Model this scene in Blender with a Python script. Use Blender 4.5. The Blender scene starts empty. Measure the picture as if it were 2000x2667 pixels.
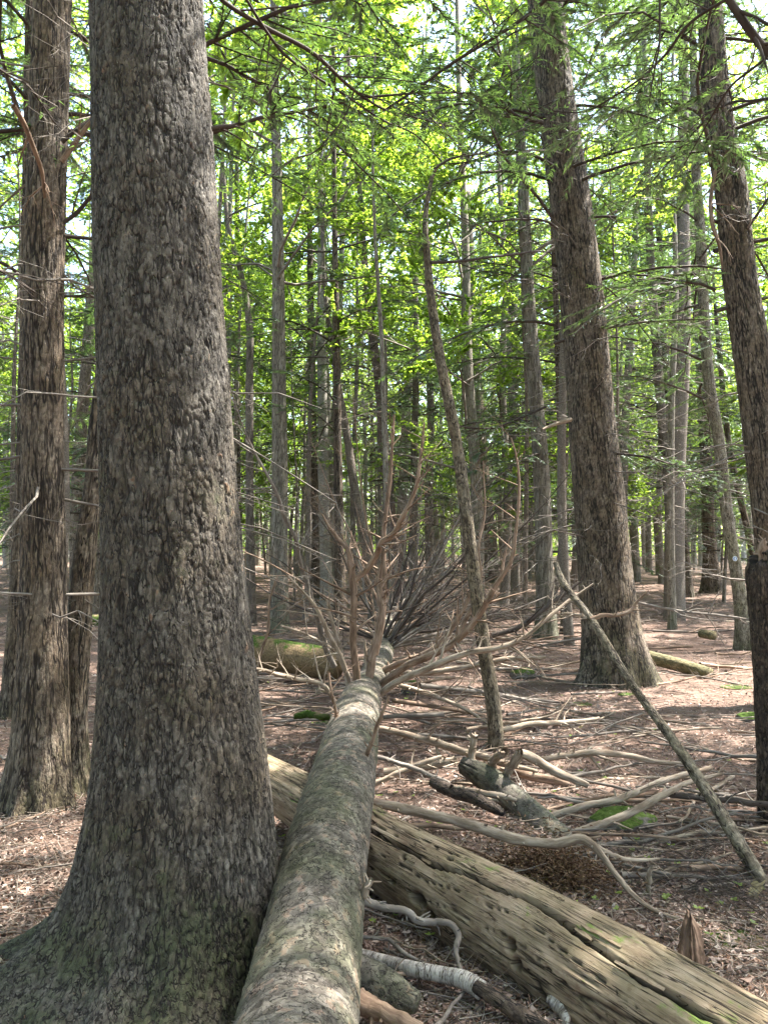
import bpy, math
import numpy as np
from mathutils import Vector, Matrix

R = math.radians
np.seterr(all="ignore")
rng = np.random.default_rng(7)
scn = bpy.context.scene
COL = scn.collection

# ------------------------------------------------------------------ camera, sky, sun, exposure
W, H, F = 2000.0, 2667.0, 2005.0
PITCH, EYE = R(3.1), 1.6
SUN_EL, SUN_AZ = R(62), R(68)          # azimuth measured from +Y towards +X
cam_d = bpy.data.cameras.new('camera')
cam = bpy.data.objects.new('camera', cam_d); COL.objects.link(cam)
cam.location = (0, 0, EYE); cam.rotation_euler = (R(90) + PITCH, 0, 0)
cam_d.sensor_fit = 'VERTICAL'; cam_d.sensor_height = 24.0; cam_d.lens = 24.0 * F / H
cam_d.clip_start = 0.05; cam_d.clip_end = 1000
scn.camera = cam
world = bpy.data.worlds.new('World'); scn.world = world; world.use_nodes = True
wn = world.node_tree; wn.nodes.clear()
sky = wn.nodes.new('ShaderNodeTexSky'); sky.sky_type = 'NISHITA'; sky.sun_disc = False
sky.sun_elevation = SUN_EL; sky.sun_rotation = SUN_AZ; sky.air_density = 1.3; sky.dust_density = 2.5
bg = wn.nodes.new('ShaderNodeBackground'); bg.inputs['Strength'].default_value = 0.15
wo = wn.nodes.new('ShaderNodeOutputWorld')
wn.links.new(sky.outputs[0], bg.inputs[0]); wn.links.new(bg.outputs[0], wo.inputs[0])
sl = bpy.data.lights.new('sun', 'SUN'); sl.energy = 4.8; sl.angle = R(0.6); sl.color = (1.0, 0.95, 0.86)
sun = bpy.data.objects.new('sun', sl); COL.objects.link(sun)
SUNV = Vector((math.sin(SUN_AZ) * math.cos(SUN_EL), math.cos(SUN_AZ) * math.cos(SUN_EL), math.sin(SUN_EL)))
sun.rotation_euler = SUNV.to_track_quat('Z', 'Y').to_euler()
vs = scn.view_settings
vs.view_transform = 'Standard'; vs.look = 'None'; vs.gamma = 1.0; vs.use_curve_mapping = False
vs.exposure = 2.65
cy = scn.cycles
cy.max_bounces = 7; cy.diffuse_bounces = 5; cy.glossy_bounces = 2; cy.transmission_bounces = 5
cy.use_denoising = True; cy.caustics_reflective = False; cy.caustics_refractive = False
cy.sample_clamp_indirect = 6.0

# ------------------------------------------------------------------ noise
def _h(ix, iy, iz, s):
    h = (ix.astype(np.uint32) * np.uint32(374761393) + iy.astype(np.uint32) * np.uint32(668265263)
         + iz.astype(np.uint32) * np.uint32(2147483647) + np.uint32((s * 974634777 + 12345) & 0xffffffff))
    h = (h ^ (h >> np.uint32(13))) * np.uint32(1274126177)
    h = (h ^ (h >> np.uint32(16))) * np.uint32(2246822519)
    return ((h ^ (h >> np.uint32(15))) & np.uint32(0xffffff)).astype(np.float32) / 16777216.0

def vnoise(p, s=0):
    p = np.asarray(p, np.float32); b = np.floor(p); f = p - b; b = b.astype(np.int64)
    f = f * f * (3 - 2 * f); out = 0
    for dx in (0, 1):
        for dy in (0, 1):
            for dz in (0, 1):
                w = (f[..., 0] if dx else 1 - f[..., 0]) * (f[..., 1] if dy else 1 - f[..., 1]) * (f[..., 2] if dz else 1 - f[..., 2])
                out = out + w * _h(b[..., 0] + dx, b[..., 1] + dy, b[..., 2] + dz, s)
    return out

def fbm(p, o=3, s=0):
    a, t, r = 0.5, 0, 0; p = np.asarray(p, np.float32)
    for i in range(o):
        r = r + a * vnoise(p * (2.03 ** i), s + i * 7); t += a; a *= 0.5
    return r / t

def worley(p, s=0):
    p = np.asarray(p, np.float32); b = np.floor(p).astype(np.int64)
    f1 = np.full(p.shape[:-1], 9.0, np.float32); f2 = f1.copy(); idr = f1 * 0; dzz = f1 * 0
    for dx in (-1, 0, 1):
        for dy in (-1, 0, 1):
            for dz in (-1, 0, 1):
                i, j, k = b[..., 0] + dx, b[..., 1] + dy, b[..., 2] + dz
                ox, oy, oz = _h(i, j, k, s + 1), _h(i, j, k, s + 2), _h(i, j, k, s + 3)
                vx, vy, vz = i + ox - p[..., 0], j + oy - p[..., 1], k + oz - p[..., 2]
                d = np.sqrt(vx * vx + vy * vy + vz * vz)
                near = d < f1
                f2 = np.where(near, f1, np.minimum(f2, d))
                idr = np.where(near, _h(i, j, k, s + 4), idr); dzz = np.where(near, vz, dzz)
                f1 = np.where(near, d, f1)
    return f1, f2, idr, dzz

def sstep(a, b, x):
    t = np.clip((x - a) / (b - a), 0, 1); return t * t * (3 - 2 * t)

# ------------------------------------------------------------------ terrain height and picture rays
def terrain(x, y):
    x = np.asarray(x, np.float32); y = np.asarray(y, np.float32)
    p = np.stack([x, y, x * 0 + 3.3], -1)
    z = 0.16 * (fbm(p * 0.35, 2, 5) - 0.5) + 0.07 * (fbm(p * 1.7, 2, 9) - 0.5)
    return z + 0.016 * np.clip(y - 12, 0, 90) + 0.012 * np.clip(-x - 6, 0, 60)

def ray(px, py):
    u, v = (px - W / 2) / F, -(py - H / 2) / F
    c, s = math.cos(PITCH), math.sin(PITCH)
    return np.array([u, c - v * s, s + v * c])

def P(px, py, d):
    return np.array([0, 0, EYE]) + ray(px, py) * d

def PY(px, py, Y):
    r = ray(px, py); return np.array([0, 0, EYE]) + r * (Y / r[1])

def G(px, py, lift=0.0):
    r = ray(px, py); d = 2.0
    for _ in range(60):
        p = np.array([0, 0, EYE]) + r * d
        gap = p[2] - lift - float(terrain(p[0], p[1]))
        d += gap / max(0.08, -r[2]) * 0.7
        d = min(max(d, 0.5), 120)
    return np.array([0, 0, EYE]) + r * d

# ------------------------------------------------------------------ mesh helpers
def mesh(name, v, f, attrs=None, smooth=True):
    """f: list of index arrays (n,3) or (n,4)"""
    v = np.ascontiguousarray(np.asarray(v, np.float32).reshape(-1, 3))
    fs = [np.asarray(a, np.int32) for a in (f if isinstance(f, list) else [f]) if len(a)]
    me = bpy.data.meshes.new(name)
    me.vertices.add(len(v)); me.vertices.foreach_set('co', v.ravel())
    nl = sum(a.size for a in fs); nf = sum(len(a) for a in fs)
    me.loops.add(nl); me.polygons.add(nf)
    me.loops.foreach_set('vertex_index', np.concatenate([a.ravel() for a in fs]))
    tot = np.concatenate([np.full(len(a), a.shape[1], np.int32) for a in fs])
    st = np.zeros(nf, np.int32); st[1:] = np.cumsum(tot)[:-1]
    me.polygons.foreach_set('loop_start', st); me.polygons.foreach_set('loop_total', tot)
    me.polygons.foreach_set('use_smooth', np.full(nf, smooth, bool))
    for k, a in (attrs or {}).items():
        a = np.asarray(a, np.float32)
        if a.ndim == 1:
            at = me.attributes.new(k, 'FLOAT', 'POINT'); at.data.foreach_set('value', a)
        else:
            at = me.attributes.new(k, 'FLOAT_VECTOR', 'POINT'); at.data.foreach_set('vector', a.ravel())
    me.update(calc_edges=True)
    return me

def link(name, data, mat=None, parent=None, label=None, cat=None, group=None, kind=None, loc=None, rot=None, scale=None):
    o = bpy.data.objects.new(name, data); COL.objects.link(o)
    if mat is not None and data is not None and len(data.materials) == 0: data.materials.append(mat)
    if parent is not None: o.parent = parent
    if label: o['label'] = label
    if cat: o['category'] = cat
    if group: o['group'] = group
    if kind: o['kind'] = kind
    if loc is not None: o.location = [float(c) for c in loc]
    if rot is not None: o.rotation_euler = rot
    if scale is not None: o.scale = (scale,) * 3 if np.isscalar(scale) else scale
    return o

def spline(pts, n, s=None):
    """Catmull-Rom through pts (k,c) -> (n,c); even in arc length of the first three columns, or at s in 0..1"""
    p = np.asarray(pts, float)
    if len(p) == 2: q = p[0] + (p[1] - p[0]) * np.linspace(0, 1, 40)[:, None]
    else:
        h = np.maximum(np.linalg.norm(np.diff(p[:, :3], axis=0), axis=1), 1e-6)[:, None]; dlt = np.diff(p, axis=0) / h; out = []
        m = np.vstack([dlt[:1], (dlt[1:] * h[:-1] + dlt[:-1] * h[1:]) / (h[:-1] + h[1:]), dlt[-1:]])
        t = np.linspace(0, 1, 16, endpoint=False)[:, None]; t2, t3 = t * t, t ** 3
        for i in range(len(p) - 1):
            out.append((2 * t3 - 3 * t2 + 1) * p[i] + (t3 - 2 * t2 + t) * h[i] * m[i] + (3 * t2 - 2 * t3) * p[i + 1] + (t3 - t2) * h[i] * m[i + 1])
        q = np.vstack(out + [p[-1:]])
    L = np.r_[0, np.cumsum(np.linalg.norm(np.diff(q[:, :3], axis=0), axis=1))]
    ss = np.linspace(0, 1, n) if s is None else np.asarray(s)
    return np.stack([np.interp(ss * L[-1], L, q[:, k]) for k in range(q.shape[1])], -1)

def norm(a):
    return a / np.maximum(np.linalg.norm(a, axis=-1, keepdims=True), 1e-9)

def grid_faces(nl, nt):
    i = np.arange(nl - 1)[:, None] * nt; j = np.arange(nt)[None]
    j2 = (j + 1) % nt
    return np.stack([i + j, i + j2, i + nt + j2, i + nt + j], -1).reshape(-1, 4)

def bark_height(b, kind, seed):
    """relief in metres, crack mask and plate number on bark coordinates"""
    wv = np.stack([vnoise(b * (11, 11, 6), seed + 31), vnoise(b * (11, 11, 6), seed + 32), vnoise(b * (11, 11, 6), seed + 33)], -1) - 0.5
    w2 = np.stack([vnoise(b * (45, 45, 30), seed + 34), vnoise(b * (45, 45, 30), seed + 35), vnoise(b * (45, 45, 30), seed + 36)], -1) - 0.5
    one = np.ones(b.shape[:-1], np.float32)
    if kind in ('scaly', 'ridged', 'shaggy'):
        (cw, ch), (pw, ph), dep = {'scaly': ((.027, .080), (.015, .024), .0085), 'ridged': ((.030, .19), (.018, .045), .0085), 'shaggy': ((.035, .4), (.02, .10), .012)}[kind]
        q = b + wv * (.055, .055, .12) + w2 * (.014, .014, .03)
        g1, g2, gi, gz = worley(q / (cw, cw, ch), seed + 50)
        breaks = sstep(.30, .55, vnoise(b * (26, 26, 12), seed + 71))
        fur = sstep(0.0, 0.20, g2 - g1 + .13 * (1 - breaks))
        f1, f2, i, dz = worley((q + w2 * .012) / (pw, pw, ph), seed)
        e = sstep(0.0, 0.20, f2 - f1)
        i2 = _h(np.round(i * 4096).astype(np.int64), np.round(gi * 512).astype(np.int64), np.zeros(i.shape, np.int64), 3)
        fine = fbm(b * (150, 150, 100), 2, seed + 3)
        step = (i2 * .45 + gi * .35) * (.5 + .5 * e) - np.clip(dz, -.5, .5) * .42
        h = dep * (fur * .75 + .45 * step * fur) + .0016 * fine + 0.012 * (fbm(b * (12, 12, 3), 2, seed + 8) - .5)
        return h, np.clip(fur * (.72 + .28 * e), 0, 1), i2 * .75 + gi * .25
    if kind == 'flaky':
        q = b + wv * 0.04 + w2 * .020
        f1, f2, i, dz = worley(q / (0.030, 0.030, 0.036), seed)
        e = sstep(0.0, 0.13, f2 - f1 + .08 * (1 - sstep(.4, .6, vnoise(b * 40, seed + 72))))
        fine = fbm(b * (150, 150, 120), 2, seed + 3)
        h = e * (0.15 + 0.75 * i) - np.clip(dz, -.6, .6) * 0.6 * e + 0.25 * fine
        return h * 0.0048 + 0.018 * (fbm(b * (7, 7, 3), 2, seed + 8) - .5), .1 + .9 * e, i
    if kind == 'rotten':
        q = b + wv * (0.02, 0.02, 0.12)
        f1, f2, i, dz = worley(q / (0.050, 0.050, 0.62), seed)
        e = sstep(0.0, 0.07, f2 - f1)
        c = fbm(b * (90, 90, 2.0), 2, seed + 4)
        cn = np.abs(fbm(q * (30, 30, 1.0), 2, seed + 6) - .5); crack = sstep(0.004, 0.022, cn) * 0 + 1
        gate = sstep(.42, .6, vnoise(b * (10, 10, 3), seed + 81)); crack = 1 - (1 - crack) * gate; e = 1 - (1 - e) * sstep(.35, .6, vnoise(b * (9, 9, 2.2), seed + 82))
        return e * 0.006 + i * 0.005 + 0.003 * c + crack * 0.007 + 0.022 * (fbm(b * (5, 5, 1.2), 2, seed + 8) - .5), np.clip(e * crack, 0, 1), i
    return np.zeros(b.shape[:-1]), one, one * .5

def bark_tube(name, ctrl, nt, nl=None, s=None, kind='ridged', amp=1.0, seed=1, theta=None, lobes=None, ref=(1, 0, 0),
              extra=None, cap=True, knots=0):
    """ctrl rows x,y,z,radius -> one closed mesh with relief. lobes(theta, height above base) adds radius."""
    c = spline(ctrl, nl, s); p, r = c[:, :3], c[:, 3]; nl = len(p)
    th = np.linspace(0, 2 * math.pi, nt, endpoint=False) if theta is None else theta
    nt = len(th)
    t = norm(np.gradient(p, axis=0))
    a = np.asarray(ref, float); n1 = np.zeros_like(p)
    for i in range(nl):
        a = a - t[i] * a.dot(t[i]); a = a / np.linalg.norm(a); n1[i] = a
    n2 = np.cross(t, n1)
    ln = np.r_[0, np.cumsum(np.linalg.norm(np.diff(p, axis=0), axis=1))]
    ct, st = np.cos(th)[None, :, None], np.sin(th)[None, :, None]
    rad = np.repeat(r[:, None], nt, 1)
    hh = np.repeat((p[:, 2] - p[0, 2])[:, None], nt, 1)
    if lobes is not None: rad = rad + lobes(th[None, :], hh)
    g = p[:, None] + (n1[:, None] * ct + n2[:, None] * st) * rad[..., None]
    rm = float(np.mean(r))
    # arc length along every column so the pattern does not stretch on flared roots
    seg = np.linalg.norm(np.diff(g, axis=0), axis=2); v = np.vstack([np.zeros((1, nt)), np.cumsum(seg, 0)])
    v = 0.5 * v + 0.5 * ln[:, None]
    if lobes is not None: b = (g - np.array([*p[0, :2], 0]) - np.concatenate([(p - p[0])[:, :2], np.zeros((nl, 1))], 1)[:, None]).astype(np.float32)
    else: b = np.stack([np.broadcast_to(rm * np.cos(th), (nl, nt)), np.broadcast_to(rm * np.sin(th), (nl, nt)), v], -1).astype(np.float32)
    du = np.roll(g, -1, 1) - np.roll(g, 1, 1); dv = np.gradient(g, axis=0)
    n = norm(np.cross(du, dv))
    hgt, e, pid = bark_height(b + seed * 3.17, kind, seed)
    if extra is not None: hx, ex = extra(th[None, :] + 0 * v, v, p); hgt = hgt + hx; e = e * ex
    hgt = hgt - np.median(hgt) - .003 * (kind in ('scaly', 'ridged'))
    g = g + n * (hgt * amp)[..., None]
    V = g.reshape(-1, 3); Fq = [grid_faces(nl, nt)]
    B = b.reshape(-1, 3); E = e.reshape(-1); Q = np.asarray(pid).reshape(-1)
    if cap:
        k = len(V); V = np.vstack([V, p[0], p[-1]]); B = np.vstack([B, [0, 0, 0], [0, 0, ln[-1]]]); E = np.r_[E, 1, 1]; Q = np.r_[Q, .5, .5]
        j = np.arange(nt); j2 = (j + 1) % nt
        Fq.append(np.stack([np.full(nt, k), j2, j], -1)); o = (nl - 1) * nt
        Fq.append(np.stack([np.full(nt, k + 1), o + j, o + j2], -1))
    return mesh(name, V, Fq, {'bco': B, 'hgt': E, 'rnd': Q})

def tubes(paths, rad, sides=4, rs=None):
    """paths (N,K,3), rad (N,K) -> verts, faces, attrs"""
    N, K, _ = paths.shape
    t = norm(np.gradient(paths, axis=1))
    m = np.abs(t.mean(1)); ref = np.zeros((N, 3)); ref[np.arange(N), np.argmin(m, 1)] = 1
    a = norm(np.cross(t, ref[:, None])); c = np.cross(t, a)
    th = np.linspace(0, 2 * math.pi, sides, endpoint=False)
    g = paths[:, :, None] + (a[:, :, None] * np.cos(th)[:, None] + c[:, :, None] * np.sin(th)[:, None]) * rad[:, :, None, None]
    base = grid_faces(K, sides)
    f = (base[None] + (np.arange(N) * K * sides)[:, None, None]).reshape(-1, 4)
    ln = np.concatenate([np.zeros((N, 1)), np.cumsum(np.linalg.norm(np.diff(paths, axis=1), axis=2), 1)], 1)
    off = np.random.default_rng(N).random(N) * 40
    rm = rad.mean(1)[:, None, None]
    b = np.stack([np.broadcast_to(np.cos(th) * rm, (N, K, sides)), np.broadcast_to(np.sin(th) * rm, (N, K, sides)),
                  np.broadcast_to((ln + off[:, None])[:, :, None], (N, K, sides))], -1)
    rr = np.repeat(np.random.default_rng(N + 1).random(N) if rs is None else rs, K * sides)
    return g.reshape(-1, 3), f, {'bco': b.reshape(-1, 3), 'rnd': rr, 'hgt': np.ones(N * K * sides)}

def joinm(parts):
    V, FF, A, o = [], [], {}, 0
    for v, f, a in parts:
        if len(v) == 0: continue
        V.append(v); FF.append(np.asarray(f) + o); o += len(v)
        for k in a: A.setdefault(k, []).append(a[k])
    return np.vstack(V), FF, {k: np.concatenate(x) for k, x in A.items()}

def kids(paths, rad, n, tr, ln, ang, bend=0.12, grav=0.0, K=6, rf=0.5, flat=0.0, rg=rng, lt=0.5, rmin=0.0006, end=0.25):
    """n side shoots on every path, all at once. flat: how much they keep to the horizontal plane"""
    N, K0, _ = paths.shape
    if N == 0: return np.zeros((0, K, 3)), np.zeros((0, K))
    idx = np.repeat(np.arange(N), n); M = len(idx)
    t = rg.uniform(tr[0], tr[1], M); x = t * (K0 - 1); i = np.minimum(x.astype(int), K0 - 2); fr = (x - i)[:, None]
    pos = paths[idx, i] * (1 - fr) + paths[idx, i + 1] * fr
    tan = norm(paths[idx, i + 1] - paths[idx, i]); r0 = rad[idx, i] * (1 - fr[:, 0]) + rad[idx, i + 1] * fr[:, 0]
    rv = rg.normal(size=(M, 3)); side = norm(np.cross(tan, rv))
    if flat > 0:
        hs = np.cross(tan, np.array([0, 0, 1.0])); hs = norm(hs) * np.where(rg.random(M) < .5, -1, 1)[:, None]
        side = norm(side * (1 - flat) + hs * flat)
    a = rg.uniform(ang[0], ang[1], M)[:, None]
    d = tan * np.cos(a) + side * np.sin(a)
    L = rg.uniform(ln[0], ln[1], M) * (1 - lt * t); seg = (L / (K - 1))[:, None]
    out = np.zeros((M, K, 3)); out[:, 0] = pos
    for k in range(1, K):
        d = norm(d + rg.normal(size=(M, 3)) * bend + np.array([0, 0, grav]))
        out[:, k] = out[:, k - 1] + d * seg
    rr = np.maximum(r0 * rf, rmin)[:, None] * np.linspace(1, end, K)[None]
    return out, np.maximum(rr, rmin * .6)

def blades(paths, n, ln, wd, ang, rg=rng, tilt=0.35, droop=0.1, quad=False, fold=0.0, flat=0.9):
    """leaf blades set along paths"""
    N, K0, _ = paths.shape; idx = np.repeat(np.arange(N), n); M = len(idx)
    t = rg.random(M); x = t * (K0 - 1); i = np.minimum(x.astype(int), K0 - 2); fr = (x - i)[:, None]
    pos = paths[idx, i] * (1 - fr) + paths[idx, i + 1] * fr
    tan = norm(paths[idx, i + 1] - paths[idx, i])
    hs = norm(np.cross(tan, np.array([0, 0, 1.0])) + 1e-5) * np.where(rg.random(M) < .5, -1, 1)[:, None]
    a = rg.uniform(ang[0], ang[1], M)[:, None]
    d = norm(tan * np.cos(a) + (hs * flat + norm(rg.normal(size=(M, 3))) * (1 - flat)) * np.sin(a) - np.array([0, 0, 1.0]) * droop)
    up = norm(np.array([0, 0, 1.0]) + rg.normal(size=(M, 3)) * tilt)
    s = norm(np.cross(d, up)); nn = np.cross(s, d)
    L = rg.uniform(ln[0], ln[1], M)[:, None]; w = rg.uniform(wd[0], wd[1], M)[:, None]
    rr = rg.random(M)
    if not quad:
        v = np.stack([pos + s * w * .5, pos - s * w * .5, pos + d * L], 1)
        f = np.arange(M * 3).reshape(-1, 3); return v.reshape(-1, 3), f, {'rnd': np.repeat(rr, 3)}
    v = np.stack([pos, pos + d * L * .45 + s * w * .5 + nn * fold * L, pos + d * L, pos + d * L * .45 - s * w * .5 + nn * fold * L], 1)
    f = np.arange(M * 4).reshape(-1, 4); return v.reshape(-1, 3), f, {'rnd': np.repeat(rr, 4)}

# ------------------------------------------------------------------ materials
class NT:
    def __init__(s, name):
        s.m = bpy.data.materials.new(name); s.m.use_nodes = True; s.t = s.m.node_tree; s.t.nodes.clear()
        s.out = s.t.nodes.new('ShaderNodeOutputMaterial')
    def n(s, ty, _o=0, _p=None, **kw):
        nd = s.t.nodes.new('ShaderNode' + ty)
        for k, v in (_p or {}).items(): setattr(nd, k, v)
        for k, v in kw.items():
            k = k.replace('_', ' ')
            sk = nd.inputs[int(k[1:])] if k[0] == 'i' and k[1:].isdigit() else nd.inputs[k]
            if isinstance(v, bpy.types.NodeSocket): s.t.links.new(v, sk)
            else: sk.default_value = v
        return nd.outputs[_o]
    def math(s, op, a, b=0.0, c=0.0): return s.n('Math', _p={'operation': op}, i0=a, i1=b, i2=c)
    def vm(s, op, a, b): return s.n('VectorMath', _p={'operation': op}, i0=a, i1=b)
    def mr(s, v, a, b, c=0.0, d=1.0): return s.n('MapRange', _p={'interpolation_type': 'SMOOTHSTEP'}, i0=v, i1=a, i2=b, i3=c, i4=d)
    def mix(s, f, a, b, mode='MIX'):
        nd = s.t.nodes.new('ShaderNodeMix'); nd.data_type = 'RGBA'; nd.blend_type = mode
        for k, v in ((0, f), (6, a), (7, b)):
            if isinstance(v, bpy.types.NodeSocket): s.t.links.new(v, nd.inputs[k])
            else: nd.inputs[k].default_value = v if k == 0 else (*v, 1)
        return nd.outputs[2]
    def ramp(s, f, stops):
        nd = s.t.nodes.new('ShaderNodeValToRGB'); s.t.links.new(f, nd.inputs[0]); el = nd.color_ramp.elements
        while len(el) < len(stops): el.new(0.5)
        for e, (p, c) in zip(el, stops): e.position = p; e.color = (*c, 1)
        return nd.outputs[0]
    def attr(s, name, o=1):
        nd = s.t.nodes.new('ShaderNodeAttribute'); nd.attribute_name = name; return nd.outputs[o]
    def noise(s, vec, sc, det=4, rough=0.55, o=0): return s.n('TexNoise', _o=o, Vector=vec, Scale=sc, Detail=det, Roughness=rough)
    def fin(s, sh): s.t.links.new(sh, s.out.inputs[0]); return s.m

def bark_mat(name, cols, crack, cell=0.035, long=2.0, bump=0.006, moss=0.0, tint=(1, 1, 1), patch=None, hpow=True, rough=0.85, bands=0.0, fine=1.0):
    m = NT(name); b = m.attr('bco')
    rnd = m.n('ObjectInfo', _o=5)
    offs = m.n('CombineXYZ', i0=m.math('MULTIPLY', rnd, 13.0), i1=m.math('MULTIPLY', rnd, 7.0), i2=m.math('MULTIPLY', rnd, 31.0))
    b = m.vm('ADD', b, offs)
    wp = m.noise(b, 14, 2, o=1)
    q = m.vm('ADD', b, m.vm('MULTIPLY', m.vm('SUBTRACT', wp, (.5, .5, .5)), (cell * 1.1, cell * 1.1, cell * long * .8)))
    q = m.vm('MULTIPLY', q, (1 / cell, 1 / cell, 1 / (cell * long)))
    vor = m.t.nodes.new('ShaderNodeTexVoronoi'); vor.inputs['Scale'].default_value = 1; m.t.links.new(q, vor.inputs['Vector'])
    cr = m.n('SeparateColor', i0=vor.outputs['Color'])
    edge = m.n('TexVoronoi', _p={'feature': 'DISTANCE_TO_EDGE'}, Vector=q, Scale=1.0)
    em = m.mr(edge, 0.0, 0.13)
    nf = m.noise(m.vm('MULTIPLY', b, (1, 1, .45)), 70 * fine, 5, .65)
    nm = m.noise(b, 9, 3)
    val = m.math('ADD', m.math('MULTIPLY', cr, 0.55), m.math('MULTIPLY', nf, 0.45))
    col = m.ramp(val, [(0.15 + 0.7 * i / (len(cols) - 1), c) for i, c in enumerate(cols)])
    if patch: col = m.mix(m.mr(m.math('ADD', m.math('MULTIPLY', cr, .35), nm), patch[1], patch[1] + .08), col, patch[0])
    col = m.mix(m.mr(nm, .35, .7, 0.0, 0.55), col, tint, 'MULTIPLY')
    if bands: 
        bn = m.noise(m.vm('MULTIPLY', b, (3, 3, 60)), 1.2, 3)
        col = m.mix(m.mr(bn, .6, .68, 0.0, bands), col, crack)
    hg = m.attr('hgt', 2)
    k = m.math('MULTIPLY', m.math('ADD', m.math('MULTIPLY', em, .75), .25), m.math('ADD', m.math('MULTIPLY', hg, .8), .2)) if hpow else em
    col = m.mix(k, crack, col)
    if moss:
        gz = m.n('SeparateXYZ', _o=2, i0=m.n('NewGeometry', _o=0)); nz = m.n('SeparateXYZ', _o=2, i0=m.n('NewGeometry', _o=1))
        mn = m.noise(b, 5, 4)
        mk = m.math('MULTIPLY', m.mr(m.math('ADD', mn, m.math('MULTIPLY', m.mr(gz, 0.0, 1.6, 1.0, 0.0), .3)), .60, .80), moss)
        col = m.mix(mk, col, (0.055, 0.085, 0.022))
    hb = m.math('ADD', m.math('ADD', m.math('MULTIPLY', em, .7), m.math('MULTIPLY', cr, .5)), m.math('MULTIPLY', nf, .55))
    bmp = m.n('Bump', Strength=1.0, Distance=bump, Height=hb)
    return m.fin(m.n('BsdfPrincipled', Base_Color=col, Roughness=rough, Normal=bmp, **{'Specular_IOR_Level': 0.35}))

def near_bark(name, cols, crack, patch=None, moss=0.0, tint=(1, 1, 1), bump=.0044, flake=(78, .6), lines=((33, .24, .032, 1.), (41, .30, .028, 1.), (60, .7, .012, .6)), hk=.6, patch_at=.70, mosscol=(.045, .062, .022), mossh=1.3):
    """bark whose plates and cracks are modelled; the shader only colours them and adds grain"""
    m = NT(name); b = m.attr('bco'); pid = m.attr('rnd', 2); hg = m.attr('hgt', 2)
    n1 = m.noise(m.vm('MULTIPLY', b, (1, 1, .5)), 95, 6, .7); n2 = m.noise(b, 22, 5, .65); n3 = m.noise(b, 3.2, 4)
    v = m.math('ADD', m.math('MULTIPLY', pid, .38), m.math('ADD', m.math('MULTIPLY', n1, .34), m.math('MULTIPLY', n2, .34)))
    col = m.ramp(v, [(.28 + .44 * i / (len(cols) - 1), c) for i, c in enumerate(cols)])
    if patch:
        pk = m.math('MULTIPLY', m.mr(m.math('ADD', m.math('MULTIPLY', pid, .5), m.math('MULTIPLY', n2, .6)), patch_at, patch_at + .07), .85)
        col = m.mix(pk, col, patch)
    col = m.mix(m.mr(n3, .40, .62, 0, .8), col, tint, 'MULTIPLY')
    # old resin and lichen specks
    wq = m.vm('ADD', b, m.vm('MULTIPLY', m.noise(b, 60, 2, o=1), (.014, .014, .014)))
    vf = m.t.nodes.new('ShaderNodeTexVoronoi'); vf.inputs['Scale'].default_value = flake[0]; m.t.links.new(m.vm('MULTIPLY', wq, (1, 1, flake[1])), vf.inputs['Vector'])
    fid = m.n('SeparateColor', i0=vf.outputs['Color']); fd = vf.outputs['Distance']
    col = m.mix(1.0, col, m.ramp(fid, [(0, (.66, .64, .62)), (.5, (.95, .95, .95)), (1, (1.25, 1.23, 1.2))]), 'MULTIPLY')
    ck = None
    for k, (sc, st, wd, am) in enumerate(lines):
        nn = m.noise(m.vm('ADD', m.vm('MULTIPLY', b, (1, 1, st)), (k * 7.3, k * 3.1, k * 5.7)), sc, 2.0, .55)
        gt = m.mr(m.noise(m.vm('ADD', m.vm('MULTIPLY', b, (1, 1, st)), (k * 2.3 + 9, 1, 4)), sc * .55, 2), .38, .56, 0.0, am)
        ln = m.math('SUBTRACT', 1.0, m.math('MULTIPLY', m.math('SUBTRACT', 1.0, m.mr(m.math('ABSOLUTE', m.math('SUBTRACT', nn, .5)), wd * .25, wd * 1.3)), gt))
        ck = ln if ck is None else m.math('MULTIPLY', ck, ln)
    sp = m.noise(b, 160, 2, .5); col = m.mix(m.mr(sp, .70, .76, 0, .55), col, (.33, .32, .30))
    if moss:
        gz = m.n('SeparateXYZ', _o=2, i0=m.n('NewGeometry', _o=0))
        mk = m.math('MULTIPLY', m.mr(m.math('ADD', m.math('ADD', m.math('MULTIPLY', n3, .6), m.math('MULTIPLY', n2, .4)), m.mr(gz, 0.0, mossh, .16, 0.0)), .56, .72), moss)
        col = m.mix(mk, col, mosscol)
    col = m.mix(m.math('MULTIPLY', m.math('ADD', m.math('MULTIPLY', hg, hk), 1 - hk), ck), crack, col)
    hb = m.math('ADD', m.math('ADD', m.math('MULTIPLY', n1, .5), m.math('MULTIPLY', n2, .6)), m.math('ADD', m.math('SUBTRACT', m.math('MULTIPLY', fid, .55), m.math('MULTIPLY', fd, .5)), m.math('MULTIPLY', ck, 1.3)))
    bmp = m.n('Bump', Strength=1.0, Distance=bump, Height=hb)
    return m.fin(m.n('BsdfPrincipled', Base_Color=col, Roughness=.8, Normal=bmp, **{'Specular_IOR_Level': 0.4}))

def leaf_mat(name, d0, d1, t0, t1, gloss=0.06, tw=0.5, grough=0.4):
    m = NT(name); r = m.attr('rnd', 2); oi = m.n('ObjectInfo', _o=5)
    k = m.math('ADD', m.math('MULTIPLY', r, .65), m.math('MULTIPLY', oi, .35))
    dc = m.mix(k, d0, d1); tc = m.mix(k, t0, t1)
    sh = m.n('MixShader', i0=tw, i1=m.n('BsdfDiffuse', Color=dc), i2=m.n('BsdfTranslucent', Color=tc))
    gl = m.n('BsdfGlossy', Color=(.9, .95, 1, 1), Roughness=grough)
    return m.fin(m.n('MixShader', i0=gloss, i1=sh, i2=gl))

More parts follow.
